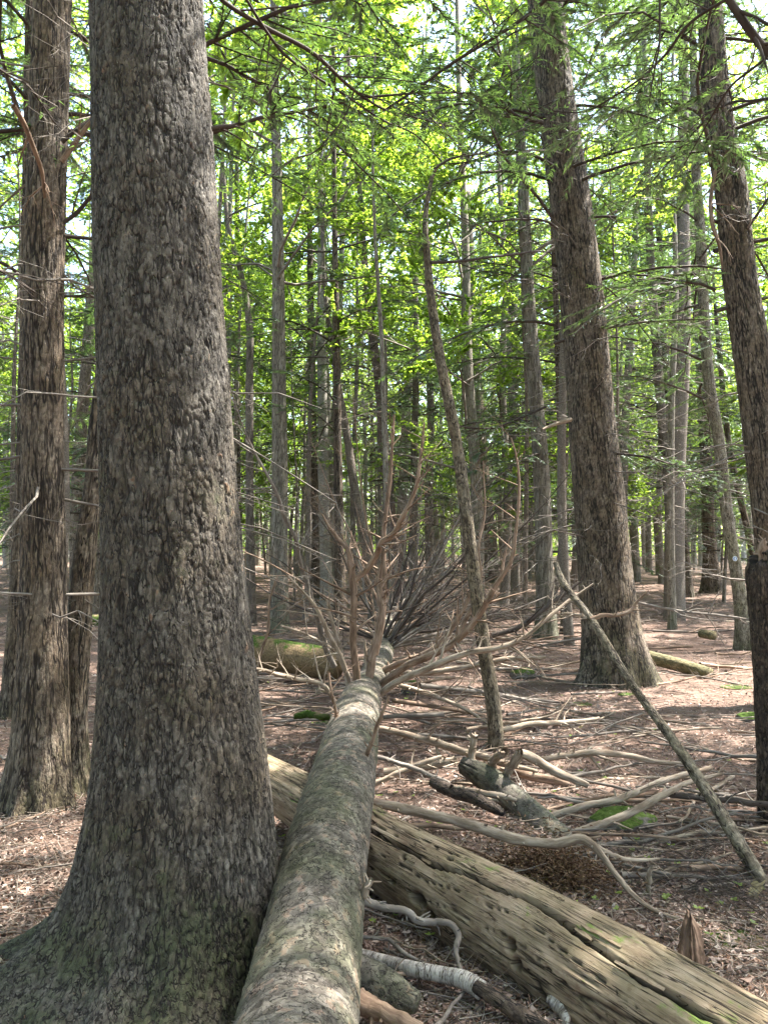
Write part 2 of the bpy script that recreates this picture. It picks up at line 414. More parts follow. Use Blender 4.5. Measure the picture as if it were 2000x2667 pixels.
def simple_mat(name, stops, sc=25, rough=0.9, bump=0.004, stretch=(1, 1, 1), attr='bco', rw=0.4, spec=.25, crackc=None):
    m = NT(name)
    b = m.attr(attr) if attr else m.n('TexCoord', _o=3)
    b = m.vm('MULTIPLY', b, stretch)
    n = m.noise(b, sc, 5, .65); r = m.attr('rnd', 2)
    v = m.math('ADD', m.math('MULTIPLY', m.mr(n, .25, .75), 1 - rw), m.math('MULTIPLY', r, rw))
    c = m.ramp(v, stops)
    if crackc is not None: c = m.mix(m.attr('hgt', 2), crackc, c)
    bmp = m.n('Bump', Strength=1.0, Distance=bump, Height=n)
    return m.fin(m.n('BsdfPrincipled', Base_Color=c, Roughness=rough, Normal=bmp, **{'Specular_IOR_Level': spec}))

M = {}
M['spruce'] = near_bark('bark_scaly_grey', [(.038, .029, .022), (.072, .061, .050), (.108, .096, .082), (.165, .150, .130)], (.010, .007, .005), (.23, .15, .105), .6, (.78, .68, .55), patch_at=.76, mossh=.9)
M['log'] = near_bark('bark_flaky_pinkish', [(.052, .041, .033), (.098, .084, .070), (.145, .128, .110), (.205, .184, .155)], (.014, .010, .007), (.215, .15, .118), .35, (.88, .92, .76), patch_at=.69, flake=(42, .85), lines=((34, .8, .018, 1.), (44, .8, .015, .8)), hk=.8)
M['hemlock'] = near_bark('bark_ridged_brown', [(.075, .054, .039), (.145, .110, .082), (.200, .160, .124), (.26, .22, .178)], (.012, .008, .005), None, .5, (.85, .78, .66), lines=((22, .13, .040, 1.), (28, .16, .036, 1.), (40, .5, .012, .6)), bump=.007)
M['hemlock_red'] = near_bark('bark_ridged_warm', [(.070, .050, .036), (.135, .102, .075), (.185, .148, .114), (.24, .20, .162)], (.014, .008, .005), None, .35, (.88, .78, .66), lines=((22, .12, .040, 1.), (28, .14, .036, 1.), (40, .5, .012, .6)), bump=.007)
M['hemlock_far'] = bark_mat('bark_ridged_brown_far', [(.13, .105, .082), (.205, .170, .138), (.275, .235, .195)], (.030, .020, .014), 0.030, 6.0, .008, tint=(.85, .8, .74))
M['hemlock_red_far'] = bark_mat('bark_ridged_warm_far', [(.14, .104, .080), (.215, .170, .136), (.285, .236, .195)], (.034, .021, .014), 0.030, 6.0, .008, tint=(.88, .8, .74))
M['maple'] = bark_mat('bark_shaggy_grey', [(.16, .138, .110), (.25, .222, .184), (.33, .30, .255)], (.05, .04, .03), 0.03, 7.0, .008, moss=.3, tint=(.8, .82, .72))
M['birch'] = bark_mat('bark_pale_banded', [(.25, .23, .20), (.34, .315, .28), (.42, .40, .36)], (.10, .085, .07), 0.05, .5, .002, bands=.8)
M['smooth'] = bark_mat('bark_thin_conifer', [(.13, .106, .085), (.195, .165, .136), (.25, .22, .188)], (.04, .03, .025), 0.014, 1.5, .002)
M['purple'] = bark_mat('bark_dusky_red', [(.11, .075, .07), (.17, .125, .115), (.20, .16, .15)], (.04, .025, .022), 0.02, 2.0, .003)
M['lit'] = near_bark('bark_pale_ridged', [(.13, .11, .08), (.24, .215, .17), (.32, .295, .24), (.38, .36, .31)], (.045, .033, .022), None, .6, (.85, .9, .72))
M['birchnear'] = near_bark('bark_white_birch', [(.20, .17, .145), (.33, .30, .27), (.43, .40, .37), (.52, .49, .46)], (.07, .045, .032), (.34, .22, .15), 0, (.9, .88, .85), patch_at=.62, flake=(20, 3.), lines=((10, 7., .030, .9), (16, 9., .022, .8), (9, 2., .012, .5)), bump=.0015)
M['sapling'] = near_bark('bark_sapling_scaly', [(.075, .058, .038), (.14, .115, .08), (.20, .17, .125), (.26, .22, .165)], (.022, .014, .009), None, .0, (.9, .82, .7))
M['snag'] = near_bark('bark_dark_snag', [(.020, .014, .010), (.05, .035, .026), (.085, .06, .045), (.14, .105, .08)], (.008, .005, .004), None, .0)
M['dead'] = simple_mat('dead_wood_tan', [(0, (.07, .05, .036)), (.35, (.20, .15, .11)), (.6, (.30, .24, .185)), (1, (.44, .38, .31))], 45, .85, .005, (1, 1, .16), rw=.25)
M['deadred'] = simple_mat('dead_wood_reddish', [(0, (.055, .034, .024)), (.35, (.15, .098, .068)), (.6, (.24, .165, .118)), (1, (.38, .30, .235))], 45, .85, .005, (1, 1, .16), rw=.25)
M['twig'] = simple_mat('twig_dark', [(0, (.030, .022, .018)), (.6, (.065, .05, .042)), (1, (.14, .12, .105))], 30, .85, .001, (1, 1, .3))
M['greytwig'] = simple_mat('twig_grey', [(0, (.08, .065, .055)), (.5, (.17, .145, .125)), (1, (.32, .29, .26))], 30, .85, .001, (1, 1, .3))
M['paletwig'] = simple_mat('twig_pale', [(0, (.07, .052, .042)), (.45, (.18, .14, .115)), (1, (.40, .34, .29))], 30, .85, .001, (1, 1, .3), rw=.7)
M['hleaf'] = leaf_mat('needles_dark_green', (.040, .078, .036), (.072, .120, .052), (.08, .17, .03), (.20, .33, .06), .14, .46, .38)
M['mleaf'] = leaf_mat('leaves_bright_green', (.08, .145, .022), (.14, .21, .04), (.36, .56, .05), (.60, .76, .10), .05, .62, .4)

# ------------------------------------------------------------------ ground
def ground_mat():
    m = NT('forest_floor'); o = m.n('TexCoord', _o=3)
    n1 = m.noise(o, 1.1, 4); n2 = m.noise(o, 26, 6, .7); n3 = m.noise(m.vm('MULTIPLY', o, (1, 1, 1)), 120, 4, .7)
    v = m.math('ADD', m.math('MULTIPLY', n2, .6), m.math('MULTIPLY', n3, .4))
    c = m.ramp(v, [(.3, (.055, .036, .028)), (.45, (.13, .088, .070)), (.58, (.215, .150, .122)), (.72, (.33, .25, .21))])
    c = m.mix(m.mr(n1, .4, .65, 0, .6), c, (.62, .55, .52), 'MULTIPLY')
    b = m.n('Bump', Strength=1.0, Distance=.02, Height=v)
    return m.fin(m.n('BsdfPrincipled', Base_Color=c, Roughness=.95, Normal=b, **{'Specular_IOR_Level': .2}))
M['ground'] = ground_mat()
u = np.linspace(-1, 1, 231); gx = 7.5 * u + 172 * np.sign(u) * np.abs(u) ** 6
w_ = np.linspace(-1, 1, 271); gy = 6.0 + 8.5 * w_ + 174 * np.sign(w_) * np.abs(w_) ** 6
X, Y = np.meshgrid(gx, gy)
Z = terrain(X, Y) + 0.03 * (fbm(np.stack([X * 9, Y * 9, X * 0], -1), 3, 77) - .5)
nx, ny = len(gx), len(gy)
ii = (np.arange(ny - 1)[:, None] * nx + np.arange(nx - 1)[None]).ravel()
link('ground', mesh('ground', np.stack([X, Y, Z], -1), np.stack([ii, ii + 1, ii + nx + 1, ii + nx], -1)), M['ground'], kind='structure')

# ------------------------------------------------------------------ shared crowns (built once, used by many trees)
def hemlock_crown(name, z0, z1, rad, nb, seed, bl=(0.04, 0.105), bw=(.009, .016), nk=17, nbl=104, top=True):
    rg = np.random.default_rng(seed); K = 8
    z = z0 + (z1 - z0) * rg.random(nb) ** 0.9; a = rg.random(nb) * 2 * math.pi
    f = (z - z0) / (z1 - z0); L = rad * (1.05 - .78 * f ** 1.5) * rg.uniform(.6, 1.1, nb)
    s = np.linspace(0, 1, K)
    rise = rg.uniform(.0, .35, nb)[:, None] * s - (rg.uniform(.15, .5, nb)[:, None]) * s ** 2
    wig = np.cumsum(rg.normal(size=(nb, K)) * .03, 1)
    aa = a[:, None] + wig
    p = np.stack([np.cos(aa) * s * L[:, None], np.sin(aa) * s * L[:, None], z[:, None] + rise * L[:, None]], -1)
    r = (0.008 + 0.006 * L)[:, None] * np.linspace(1, .2, K)[None]
    c1, r1 = kids(p, r, nk, (.18, 1), (.45, 1.15), (.6, 1.1), .10, -.04, 5, .45, .92, rg, .55, .0012)
    wood = joinm([tubes(p, r, 4), tubes(c1, r1, 3)])
    fo = joinm([blades(c1, nbl, bl, bw, (.5, 1.15), rg, .30, .12), blades(p, nbl // 2, bl, bw, (.5, 1.2), rg, .3, .1)])
    return mesh(name + '_wood', *wood), mesh(name + '_foliage', *fo, smooth=False)

def maple_crown(name, z0, z1, rad, nb, seed, size=(.055, .095), nl=38, nk=8, nk2=5):
    rg = np.random.default_rng(seed); K = 7
    z = z0 * .8 + (z1 - z0 * .8) * rg.random(nb) * .85; a = rg.random(nb) * 2 * math.pi
    L = rad * rg.uniform(.5, 1.1, nb); s = np.linspace(0, 1, K); el = rg.uniform(.2, .9, nb)
    p = np.stack([np.cos(a)[:, None] * s * L[:, None], np.sin(a)[:, None] * s * L[:, None], z[:, None] + el[:, None] * s * L[:, None] * (1.2 - .4 * s)], -1)
    p += np.cumsum(rg.normal(size=p.shape) * .05, 1)
    r = (0.01 + .008 * L)[:, None] * np.linspace(1, .25, K)[None]
    c1, r1 = kids(p, r, nk, (.3, 1), (.7, 1.6), (.4, 1.0), .15, .0, 5, .5, .5, rg, .4, .002)
    c2, r2 = kids(c1, r1, nk2, (.2, 1), (.3, .7), (.4, 1.1), .15, 0, 4, .5, .6, rg, .3, .0015)
    wood = joinm([tubes(p, r, 4), tubes(c1, r1, 3)])
    fo = joinm([blades(c2, nl, size, (size[0] * .85, size[1] * .9), (.3, 1.5), rg, .45, .25, quad=True, fold=-.10, flat=.5)])
    return mesh(name + '_wood', *wood), mesh(name + '_foliage', *fo, smooth=False)

CR = {
    'h_tall': hemlock_crown('hemlock_tall', 3.6, 19, 3.0, 58, 1),
    'h_mid': hemlock_crown('hemlock_mid', 2.6, 14, 2.6, 56, 2),
    'h_low': hemlock_crown('hemlock_low', 1.4, 8.0, 2.3, 52, 3, nbl=70),
    'h_high': hemlock_crown('hemlock_high', 9.0, 21, 3.0, 50, 4),
    'h_shade': hemlock_crown('hemlock_shade', 7.5, 17, 2.6, 56, 14),
    'm_tall': maple_crown('maple_tall', 8, 21, 3.3, 28, 5),
    'm_mid': maple_crown('maple_mid', 3.0, 14, 2.9, 34, 6),
    'm_low': maple_crown('maple_low', 1.5, 8, 2.2, 26, 7, nl=26),
}
for k, (wd, fo) in CR.items():
    wd.materials.append(M['twig'] if k[0] == 'h' else M['greytwig']); fo.materials.append(M['hleaf'] if k[0] == 'h' else M['mleaf'])

def snag_twigs(name, z0, z1, n, ln, seed):
    """bare dead lower branches round a trunk"""
    rg = np.random.default_rng(seed); K = 6
    z = rg.uniform(z0, z1, n); a = rg.random(n) * 2 * math.pi; L = rg.uniform(*ln, n); s = np.linspace(0, 1, K)
    p = np.stack([np.cos(a)[:, None] * (.03 + s * L[:, None]), np.sin(a)[:, None] * (.03 + s * L[:, None]),
                  z[:, None] + (rg.uniform(-.25, .3, n)[:, None] * s - .18 * s ** 2) * L[:, None]], -1)
    p[:, 1:] += np.cumsum(rg.normal(size=(n, K - 1, 3)) * .035, 1)
    r = (.003 + .0045 * L)[:, None] * np.linspace(1, .2, K)[None]
    c1, r1 = kids(p, r, 5, (.2, 1), (.2, .8), (.4, 1.1), .15, -.02, 4, .5, .6, rg, .5, .0015)
    c2, r2 = kids(c1, r1, 3, (.2, 1), (.08, .3), (.4, 1.1), .15, -.02, 3, .6, .4, rg, .3, .0012)
    return mesh(name, *joinm([tubes(p, r, 4), tubes(c1, r1, 3), tubes(c2, r2, 3)]))
TW = [snag_twigs('dead_branches', 1.2, 9.0, 46, (.5, 1.9), 20 + i) for i in range(4)]
TW.append(snag_twigs('dead_branches', .5, 7.0, 70, (.3, 1.1), 31))
for t in TW: t.materials.append(M['greytwig'])

# ------------------------------------------------------------------ traced trunks
def lobef(lst, fade=.22, up=.9, upk=.12):
    def f(th, h):
        o = 0
        for t0, A, w in lst:
            d = (th - R(t0) + math.pi) % (2 * math.pi) - math.pi
            g = np.exp(-(d / w) ** 2)
            o = o + g * (A * np.exp(-np.clip(h - .05, -.05, 99) / fade) + A * upk * np.exp(-h / up))
        return o
    return f

def trunk_ctrl(pts, Yv, top=18.0, below=0.15):
    c = []
    for px, py, w in pts[::-1]:                     # listed from the top down; here from the base up
        p = PY(px, py, Yv); dc = np.linalg.norm((p - [0, 0, EYE])) / np.linalg.norm(ray(px, py))
        c.append([*p, w * dc / F / 2])
    c = np.array(c)
    lo = c[0].copy(); lo[2] = float(terrain(lo[0], lo[1])) - below; 
    if lo[2] < c[0][2] - .02: c = np.vstack([lo, c])
    hi = c[-1].copy(); k = (c[-1] - c[-2]) / max(.2, c[-1][2] - c[-2][2])
    if top > hi[2] + 1:
        d = top - hi[2]; hi2 = hi.copy(); hi2[:2] += k[:2] * d * .6; hi2[2] = top; hi2[3] = max(.02, hi[3] * .35)
        c = np.vstack([c, hi2])
    return c

def at_z(c, z):
    return np.array([np.interp(z, c[:, 2], c[:, 0]), np.interp(z, c[:, 2], c[:, 1])])

def tree(label, cat, mat, pts, Yv=None, base=None, nt=24, nl=140, kind='ridged', top=18., crown=None, twigs=None, lobes=None,
         flare=.5, name='tree', theta=None, dense_to=None, amp=1.0, cs=1.0, extra=None, group=None):
    if Yv is None: Yv = G(pts[-1][0], base)[1]
    c = trunk_ctrl(pts, Yv, top)
    x0, y0 = c[0][:2]; z0 = float(terrain(x0, y0))
    root = link(name, None, label=label, cat=cat, group=group, loc=(x0, y0, z0))
    c = c.copy(); c[:, :3] -= (x0, y0, z0)
    s = None
    if dense_to is not None:
        zt = (dense_to - z0 + .15) / (c[-1][2] - c[0][2])
        s = np.r_[np.linspace(0, zt, nl), np.linspace(zt, 1, 40)[1:]]
    r0 = c[1][3] if len(c) > 1 else c[0][3]
    lb = lobes or lobef([(a, flare * r0 * k, .42) for a, k in ((20, 1.1), (95, .9), (165, 1.2), (228, .9), (290, 1.2), (335, .8))], .22 + r0 * .3, .7)
    sd = abs(hash(label)) % 50 if False else (len(label) * 7 + int(pts[0][0])) % 50
    me = bark_tube('trunk', c, nt, nl, s, kind, amp, sd, theta, lb, extra=extra)
    link('trunk', me, M[mat], root)
    if crown:
        wd, fo = CR[crown]; x, y = at_z(c, 8.0); rz = (sd * 1.7) % 6.28
        link('limbs', wd, None, root, kind='stuff', loc=(x, y, 0), rot=(0, 0, rz), scale=cs)
        link('foliage', fo, None, root, kind='stuff', loc=(x, y, 0), rot=(0, 0, rz), scale=cs)
    if twigs is not None:
        x, y = at_z(c, 4.0); link('dead_branches', TW[twigs], None, root, kind='stuff', loc=(x, y, 0), rot=(0, 0, sd * 2.1), scale=1.0)
    return root, c

# the great trunk at the left
def front(n_front, n_back, half=R(112), mid=R(270)):
    return np.r_[np.linspace(mid - half, mid + half, n_front, endpoint=False), np.linspace(mid + half, mid - half + 2 * math.pi, n_back, endpoint=False)]
def big_hole(th, v, p):
    d = (th - R(253) + math.pi) % (2 * math.pi) - math.pi
    g = np.exp(-(d / .12) ** 4) * np.exp(-np.clip(v - .37, 0, 9) ** 2 / .004)
    gr = np.exp(-((th - R(246) + math.pi) % (2 * math.pi) - math.pi) ** 2 / .012) * np.exp(-v / .9)
    return -.26 * g - .035 * gr, 1 - .9 * g  # second value paints the hollow darker, as shade put into the bark colour
big, bigc = tree('huge grey spruce trunk with scaly bark and mossy flared roots, nearest at left', 'tree', 'spruce',
    [(382, -60, 287), (384, 0, 289), (406, 500, 314), (424, 900, 330), (440, 1200, 340), (455, 1500, 362), (470, 1800, 400), (478, 2008, 440), (474, 2300, 500), (468, 2560, 540)],
    Yv=3.05, nl=640, theta=front(270, 50), kind='scaly', dense_to=4.3, top=21, crown='h_high', name='spruce_tree',
    lobes=lobef([(177, .85, .17), (209, 1.15, .30), (236, .35, .20), (256, .55, .25), (282, .45, .22), (300, .25, .3), (345, .30, .3), (90, .4, .35), (130, .3, .25), (30, .3, .3)], .125, .7, .055), extra=big_hole)

tree('tall brown hemlock with flared roots standing left of the huge grey trunk', 'tree', 'hemlock_red',
    [(142, -40, 92), (139, 0, 93), (128, 300, 98), (115, 720, 102), (112, 1150, 106), (114, 1450, 114), (112, 1750, 130), (106, 1960, 150), (100, 2060, 165)],
    base=2095, nt=110, nl=360, dense_to=7.6, kind='ridged', top=19, crown='h_high', twigs=0, name='hemlock_tree', flare=.75, lobes=lobef([(188, .16, .3), (225, .10, .3), (262, .15, .22), (300, .13, .3), (345, .16, .3), (90, .1, .4)], .13, .5, .10))
tree('slim trunk leaning right, grown tight behind the left hemlock', 'tree', 'hemlock',
    [(300, 500, 30), (285, 800, 36), (262, 1050, 42), (246, 1250, 50), (222, 1450, 56), (204, 1700, 60), (192, 1950, 66), (186, 2040, 86)],
    base=2062, nt=56, nl=240, dense_to=5, kind='flaky', top=14, crown='h_tall', twigs=1, name='hemlock_tree')
tree('thin brown trunk at the left edge beside the flared hemlock', 'tree', 'hemlock_red',
    [(72, 400, 24), (66, 900, 30), (54, 1350, 36), (38, 1650, 40), (26, 1850, 46)], base=1868, nt=40, nl=170, dense_to=8, top=16, crown='h_tall', twigs=None, name='hemlock_tree')
# right giant
tree('large brown hemlock with ridged bark and spreading base, right of centre', 'tree', 'hemlock',
    [(1412, -60, 88), (1418, 0, 90), (1438, 180, 94), (1461, 362, 100), (1491, 573, 106), (1520, 844, 114), (1545, 1150, 122), (1560, 1300, 130), (1576, 1503, 140), (1590, 1640, 152), (1598, 1740, 172)],
    base=1778, nt=130, nl=420, dense_to=10, kind='ridged', top=20, crown='h_tall', twigs=0, name='hemlock_tree', lobes=lobef([(200, .30, .28), (240, .12, .2), (275, .22, .22), (320, .22, .25), (350, .30, .25), (60, .2, .3), (130, .2, .3)], .20, .6, .07))
tree('hemlock trunk leaning in from the right edge of the picture', 'tree', 'hemlock',
    [(1842, -40, 62), (1850, 60, 64), (1868, 300, 74), (1901, 482, 80), (1925, 723, 84), (1950, 875, 90), (1974, 1050, 94), (2000, 1250, 98), (2030, 1500, 104), (2075, 1800, 125)],
    base=1840, nt=100, nl=360, dense_to=8.6, kind='ridged', top=19, crown='h_tall', twigs=1, name='hemlock_tree')
# mid distance, left to right
tree('thin pale grey snag with dark blotches just right of the huge trunk', 'tree', 'smooth',
    [(585, 480, 10), (597, 600, 12), (630, 720, 15), (650, 850, 19), (650, 1000, 21), (652, 1400, 23), (655, 1600, 26)], base=1628, nt=16, nl=110, top=11, name='dead_tree', twigs=None)
tree('thin dark conifer stem between the huge trunk and the pale snag', 'tree', 'hemlock',
    [(617, 300, 11), (618, 560, 13), (618, 1000, 17), (620, 1400, 20), (622, 1530, 24)], base=1545, nt=14, nl=90, top=16, crown='h_mid', twigs=3, name='hemlock_tree')
tree('shaggy grey maple trunk lit along its right edge, behind mossy log', 'tree', 'maple',
    [(716, 200, 22), (722, 500, 28), (726, 800, 34), (727, 1000, 37), (729, 1200, 42), (728, 1400, 44), (727, 1600, 48)], base=1650, nt=40, nl=150, top=20, crown='m_tall', name='maple_tree')
tree('dark straight conifer stem left of the pale banded birch', 'tree', 'hemlock',
    [(806, 300, 12), (808, 700, 16), (813, 1000, 21), (818, 1300, 25), (822, 1520, 30)], base=1560, nt=16, nl=100, top=18, crown='h_mid', twigs=4, name='hemlock_tree')
tree('pale birch trunk with fine horizontal bands left of centre', 'tree', 'birch',
    [(836, 500, 16), (838, 900, 24), (842, 1200, 28), (848, 1450, 30), (852, 1560, 34)], base=1580, nt=18, nl=100, top=20, crown='m_tall', name='birch_tree', kind='plain')
tree('leaning thin conifer with a sunlit edge, crossing before the birch', 'tree', 'smooth',
    [(830, 380, 5), (836, 500, 7), (842, 680, 10), (852, 810, 12), (866, 900, 15), (880, 1000, 18), (903, 1130, 21), (922, 1262, 24), (956, 1442, 29), (978, 1593, 34)],
    base=1620, nt=18, nl=130, top=11, twigs=4, name='young_conifer')
tree('brown straight trunk just right of the pale birch', 'tree', 'hemlock_red',
    [(872, 600, 15), (876, 900, 20), (880, 1200, 24), (884, 1450, 28), (886, 1600, 32)], base=1630, nt=18, nl=100, top=18, crown='h_tall', twigs=2, name='hemlock_tree')
tree('dusky red conifer trunk leaning left behind the fallen tree', 'tree', 'purple',
    [(905, 100, 9), (918, 300, 12), (937, 500, 14), (948, 663, 17), (964, 825, 20), (985, 980, 24), (1003, 1200, 28), (1020, 1380, 33), (1035, 1540, 42)],
    base=1590, nt=24, nl=130, top=17, crown='h_mid', twigs=4, name='spruce_tree', kind='plain')
tree('thin pale stem between the dusky red trunk and leaning sapling', 'tree', 'smooth',
    [(1076, 400, 8), (1078, 650, 12), (1084, 900, 17), (1078, 1200, 20), (1076, 1550, 24)], base=1575, nt=16, nl=90, top=14, crown='h_low', twigs=4, name='young_conifer')
sap, sapc = tree('slender scaly sapling leaning left beside the dead branches, top bending over', 'tree', 'sapling',
    [(1172, 412, 4), (1138, 436, 7), (1117, 500, 10), (1108, 560, 15), (1114, 690, 20), (1140, 900, 25), (1188, 1150, 29), (1224, 1420, 34), (1254, 1650, 36), (1290, 1900, 38)],
    base=1955, nt=36, nl=300, top=0, kind='flaky', amp=.6, name='young_hemlock', flare=.15)
tree('brown trunk left of the shaggy grey one, behind the sapling', 'tree', 'hemlock',
    [(1215, 500, 22), (1232, 850, 29), (1246, 1100, 34), (1262, 1300, 38), (1276, 1480, 46)], base=1515, nt=22, nl=110, top=19, crown='h_mid', twigs=0, name='hemlock_tree')
tree('dark reddish trunk between the sapling and the shaggy grey trunk', 'tree', 'hemlock_red',
    [(1330, 600, 22), (1336, 900, 28), (1338, 1200, 32), (1340, 1480, 42)], base=1530, nt=20, nl=100, top=18, crown='h_tall', twigs=3, name='hemlock_tree')
tree('shaggy grey trunk standing just left of the large brown hemlock', 'tree', 'maple',
    [(1345, 200, 22), (1362, 500, 30), (1376, 784, 34), (1392, 1000, 38), (1410, 1250, 44), (1418, 1500, 46), (1422, 1640, 52)], base=1662, nt=40, nl=150, top=20, crown='m_tall', twigs=2, name='maple_tree')
tree('thin brown stem in the gap beside the large brown hemlock', 'tree', 'hemlock_red',
    [(1440, 600, 14), (1452, 900, 18), (1462, 1200, 21), (1468, 1450, 23), (1474, 1630, 28)], base=1650, nt=16, nl=90, top=15, crown='h_mid', twigs=4, name='hemlock_tree')
tree('slim light brown trunk right of the large brown hemlock', 'tree', 'smooth',
    [(1676, 100, 14), (1684, 400, 18), (1692, 650, 21), (1704, 844, 23), (1724, 1100, 25), (1742, 1300, 27), (1762, 1560, 32)], base=1592, nt=20, nl=110, top=19, crown='h_mid', twigs=1, name='hemlock_tree')
tree('darker thin trunk close behind the slim light brown one', 'tree', 'hemlock',
    [(1712, 500, 14), (1728, 900, 18), (1756, 1200, 22), (1782, 1450, 26), (1788, 1540, 30)], base=1556, nt=16, nl=90, top=17, crown='h_mid', twigs=3, name='hemlock_tree')
tree('brown trunk with a spreading base behind the marked tree', 'tree', 'hemlock_red',
    [(1806, 600, 20), (1822, 900, 26), (1838, 1200, 31), (1848, 1450, 37), (1852, 1520, 46)], base=1545, nt=20, nl=100, top=19, crown='h_tall', twigs=2, name='hemlock_tree')
trail, trailc = tree('pale sunlit ridged trunk carrying the round blue trail marker', 'tree', 'lit',
    [(1806, 200, 20), (1812, 450, 24), (1822, 600, 26), (1836, 874, 28), (1844, 980, 28), (1870, 1141, 30), (1894, 1352, 31), (1918, 1503, 32), (1938, 1660, 42)],
    base=1690, nt=40, nl=200, dense_to=11, top=18, crown='h_tall', twigs=1, name='maple_tree', amp=.7)
tree('thin leaning dark stem at the far right behind the marked tree', 'tree', 'hemlock',
    [(1870, 900, 12), (1905, 1200, 16), (1950, 1400, 18), (1975, 1530, 22)], base=1545, nt=14, nl=80, top=12, twigs=4, name='dead_tree')

# round trail marker nailed to the pale trunk
def marker():
    Yt = trail.location.y; p = PY(1913, 1455, Yt - .125)
    root = link('trail_marker', None, label='small round blue and white hiker trail marker on pale trunk', cat='sign', loc=p)
    def disc(name, r, z, th, mt, sq=1):
        n = 28; a = np.linspace(0, 2 * math.pi, n, endpoint=False)
        c = np.stack([np.cos(a) * r, 0 * a, np.sin(a) * r], -1)
        v = np.vstack([c + (0, z, 0), c + (0, z - th, 0), [[0, z, 0], [0, z - th, 0]]]); j = np.arange(n); k = (j + 1) % n
        link(name, mesh(name, v, [np.stack([j, j + n, k + n, k], -1), np.stack([j * 0 + 2 * n, j, k], -1), np.stack([j * 0 + 2 * n + 1, k + n, j + n], -1)], smooth=False), mt, root)
    wh = NT('marker_white'); wh = wh.fin(wh.n('BsdfPrincipled', Base_Color=(.75, .82, .86, 1), Roughness=.5))
    bl = NT('marker_blue'); bl = bl.fin(bl.n('BsdfPrincipled', Base_Color=(.10, .20, .42, 1), Roughness=.5))
    disc('backing_plate', .040, 0, .003, wh); disc('blue_disc', .032, -.003, .0015, bl)
    # walking figure, flat print raised a little
    segs = [((0, .016), (0, .002), .0055), ((0, .002), (-.009, -.022), .004), ((0, .002), (.010, -.022), .004),
            ((0, .014), (-.010, .002), .003), ((0, .014), (.011, .006), .003), ((.013, .012), (.016, -.022), .0018)]
    V, Fc = [], []
    for (x0, z0), (x1, z1), w in segs:
        d = np.array([x1 - x0, z1 - z0]); n_ = np.array([-d[1], d[0]]) / np.linalg.norm(d) * w; k = len(V)
        y = -.0052 - .0002 * (k // 4)
        V += [(x0 + n_[0], y, z0 + n_[1]), (x0 - n_[0], y, z0 - n_[1]), (x1 - n_[0], y, z1 - n_[1]), (x1 + n_[0], y, z1 + n_[1])]; Fc.append([k, k + 1, k + 2, k + 3])
    k = len(V); a = np.linspace(0, 2 * math.pi, 8, endpoint=False)
    link('walking_figure', mesh('walking_figure', np.array(V), np.array(Fc), smooth=False), wh, root)
    link('figure_head', mesh('figure_head', np.vstack([np.stack([.006 * np.cos(a), a * 0 - .0055, .022 + .006 * np.sin(a)], -1), [[0, -.0055, .022]]]),
         np.stack([np.full(8, 8), (np.arange(8) + 1) % 8, np.arange(8)], -1), smooth=False), wh, root)
marker()

# ------------------------------------------------------------------ filler forest
def simple_trunk(seed, r0, h, lean):
    rg = np.random.default_rng(seed); n = 7; z = np.linspace(0, h, n)
    xy = np.cumsum(rg.normal(size=(n, 2)) * .07, 0) + np.outer(z, rg.normal(size=2) * lean); xy -= xy[0]
    c = np.column_stack([xy, z - .2, r0 * (1 - .85 * (z / h) ** 1.1)])
    return bark_tube('trunk', c, 14, 60, None, 'plain', 1, seed, lobes=lobef([(a, r0 * .45, .4) for a in (10, 100, 190, 280)], .3, .7))
FT = [simple_trunk(60 + i, *a) for i, a in enumerate([(.16, 19, .01), (.12, 17, .02), (.21, 21, .01), (.085, 14, .03), (.26, 22, .012), (.06, 9, .04), (.045, 11, .05), (.07, 12, .035)])]
FTM = {}
for i, t in enumerate(FT):
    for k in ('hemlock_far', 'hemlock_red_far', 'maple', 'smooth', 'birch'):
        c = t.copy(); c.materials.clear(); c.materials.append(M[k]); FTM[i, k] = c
traced = [o for o in COL.objects if o.get('category') == 'tree']
occ = [(o.location.x, o.location.y) for o in traced]
SHADERS = [(4.9, 4.0), (7.4, 6.5)]  # spots of unseen hemlocks added to shade the foreground
KIN = {
    'pole': dict(name='dead_tree', label='thin leafless dead stem standing among the background trunks', group='thin dead stems of the far wood'),
    'shade': dict(name='hemlock_tree', label='unseen hemlock added on the right to shade the foreground', group='added shade hemlocks beside the viewer'),
    'hemlock': dict(name='hemlock_tree', label='brown hemlock among the crowd of similar trunks in the background', group='hemlocks of the far wood'),
    'maple': dict(name='maple_tree', label='slim grey broadleaf tree with bright green leaves in the background', group='leafy trees of the far wood'),
    'low': dict(name='young_hemlock', label='short young hemlock with dark low foliage among the background trunks', group='young hemlocks of the far wood'),
    'lowm': dict(name='young_maple', label='short leafy young tree with bright green leaves low in the background', group='young leafy trees of the far wood'),
}
ANCH = [(-60, 'at the left picture edge'), (60, 'beside the flared left hemlock'), (215, 'in the gap left of the huge trunk'), (420, 'hidden mostly by the huge trunk'), (600, 'just right of the huge trunk'),
        (655, 'by the pale blotched snag'), (727, 'by the shaggy grey maple'), (812, 'by the dark straight conifer'), (846, 'by the pale birch'), (884, 'by the thin sunlit conifer'), (980, 'by the dusky red trunk'),
        (1078, 'by the thin pale stem'), (1160, 'behind the leaning sapling'), (1255, 'by the brown trunk past the sapling'), (1337, 'by the dark reddish trunk'), (1400, 'left of the large brown hemlock'),
        (1545, 'behind the large brown hemlock'), (1640, 'right of the large brown hemlock'), (1735, 'by the slim light brown trunk'), (1840, 'by the brown trunk near the marked one'), (1885, 'by the tree with the marker'), (1960, 'behind the right edge trunk'), (2080, 'past the right picture edge')]
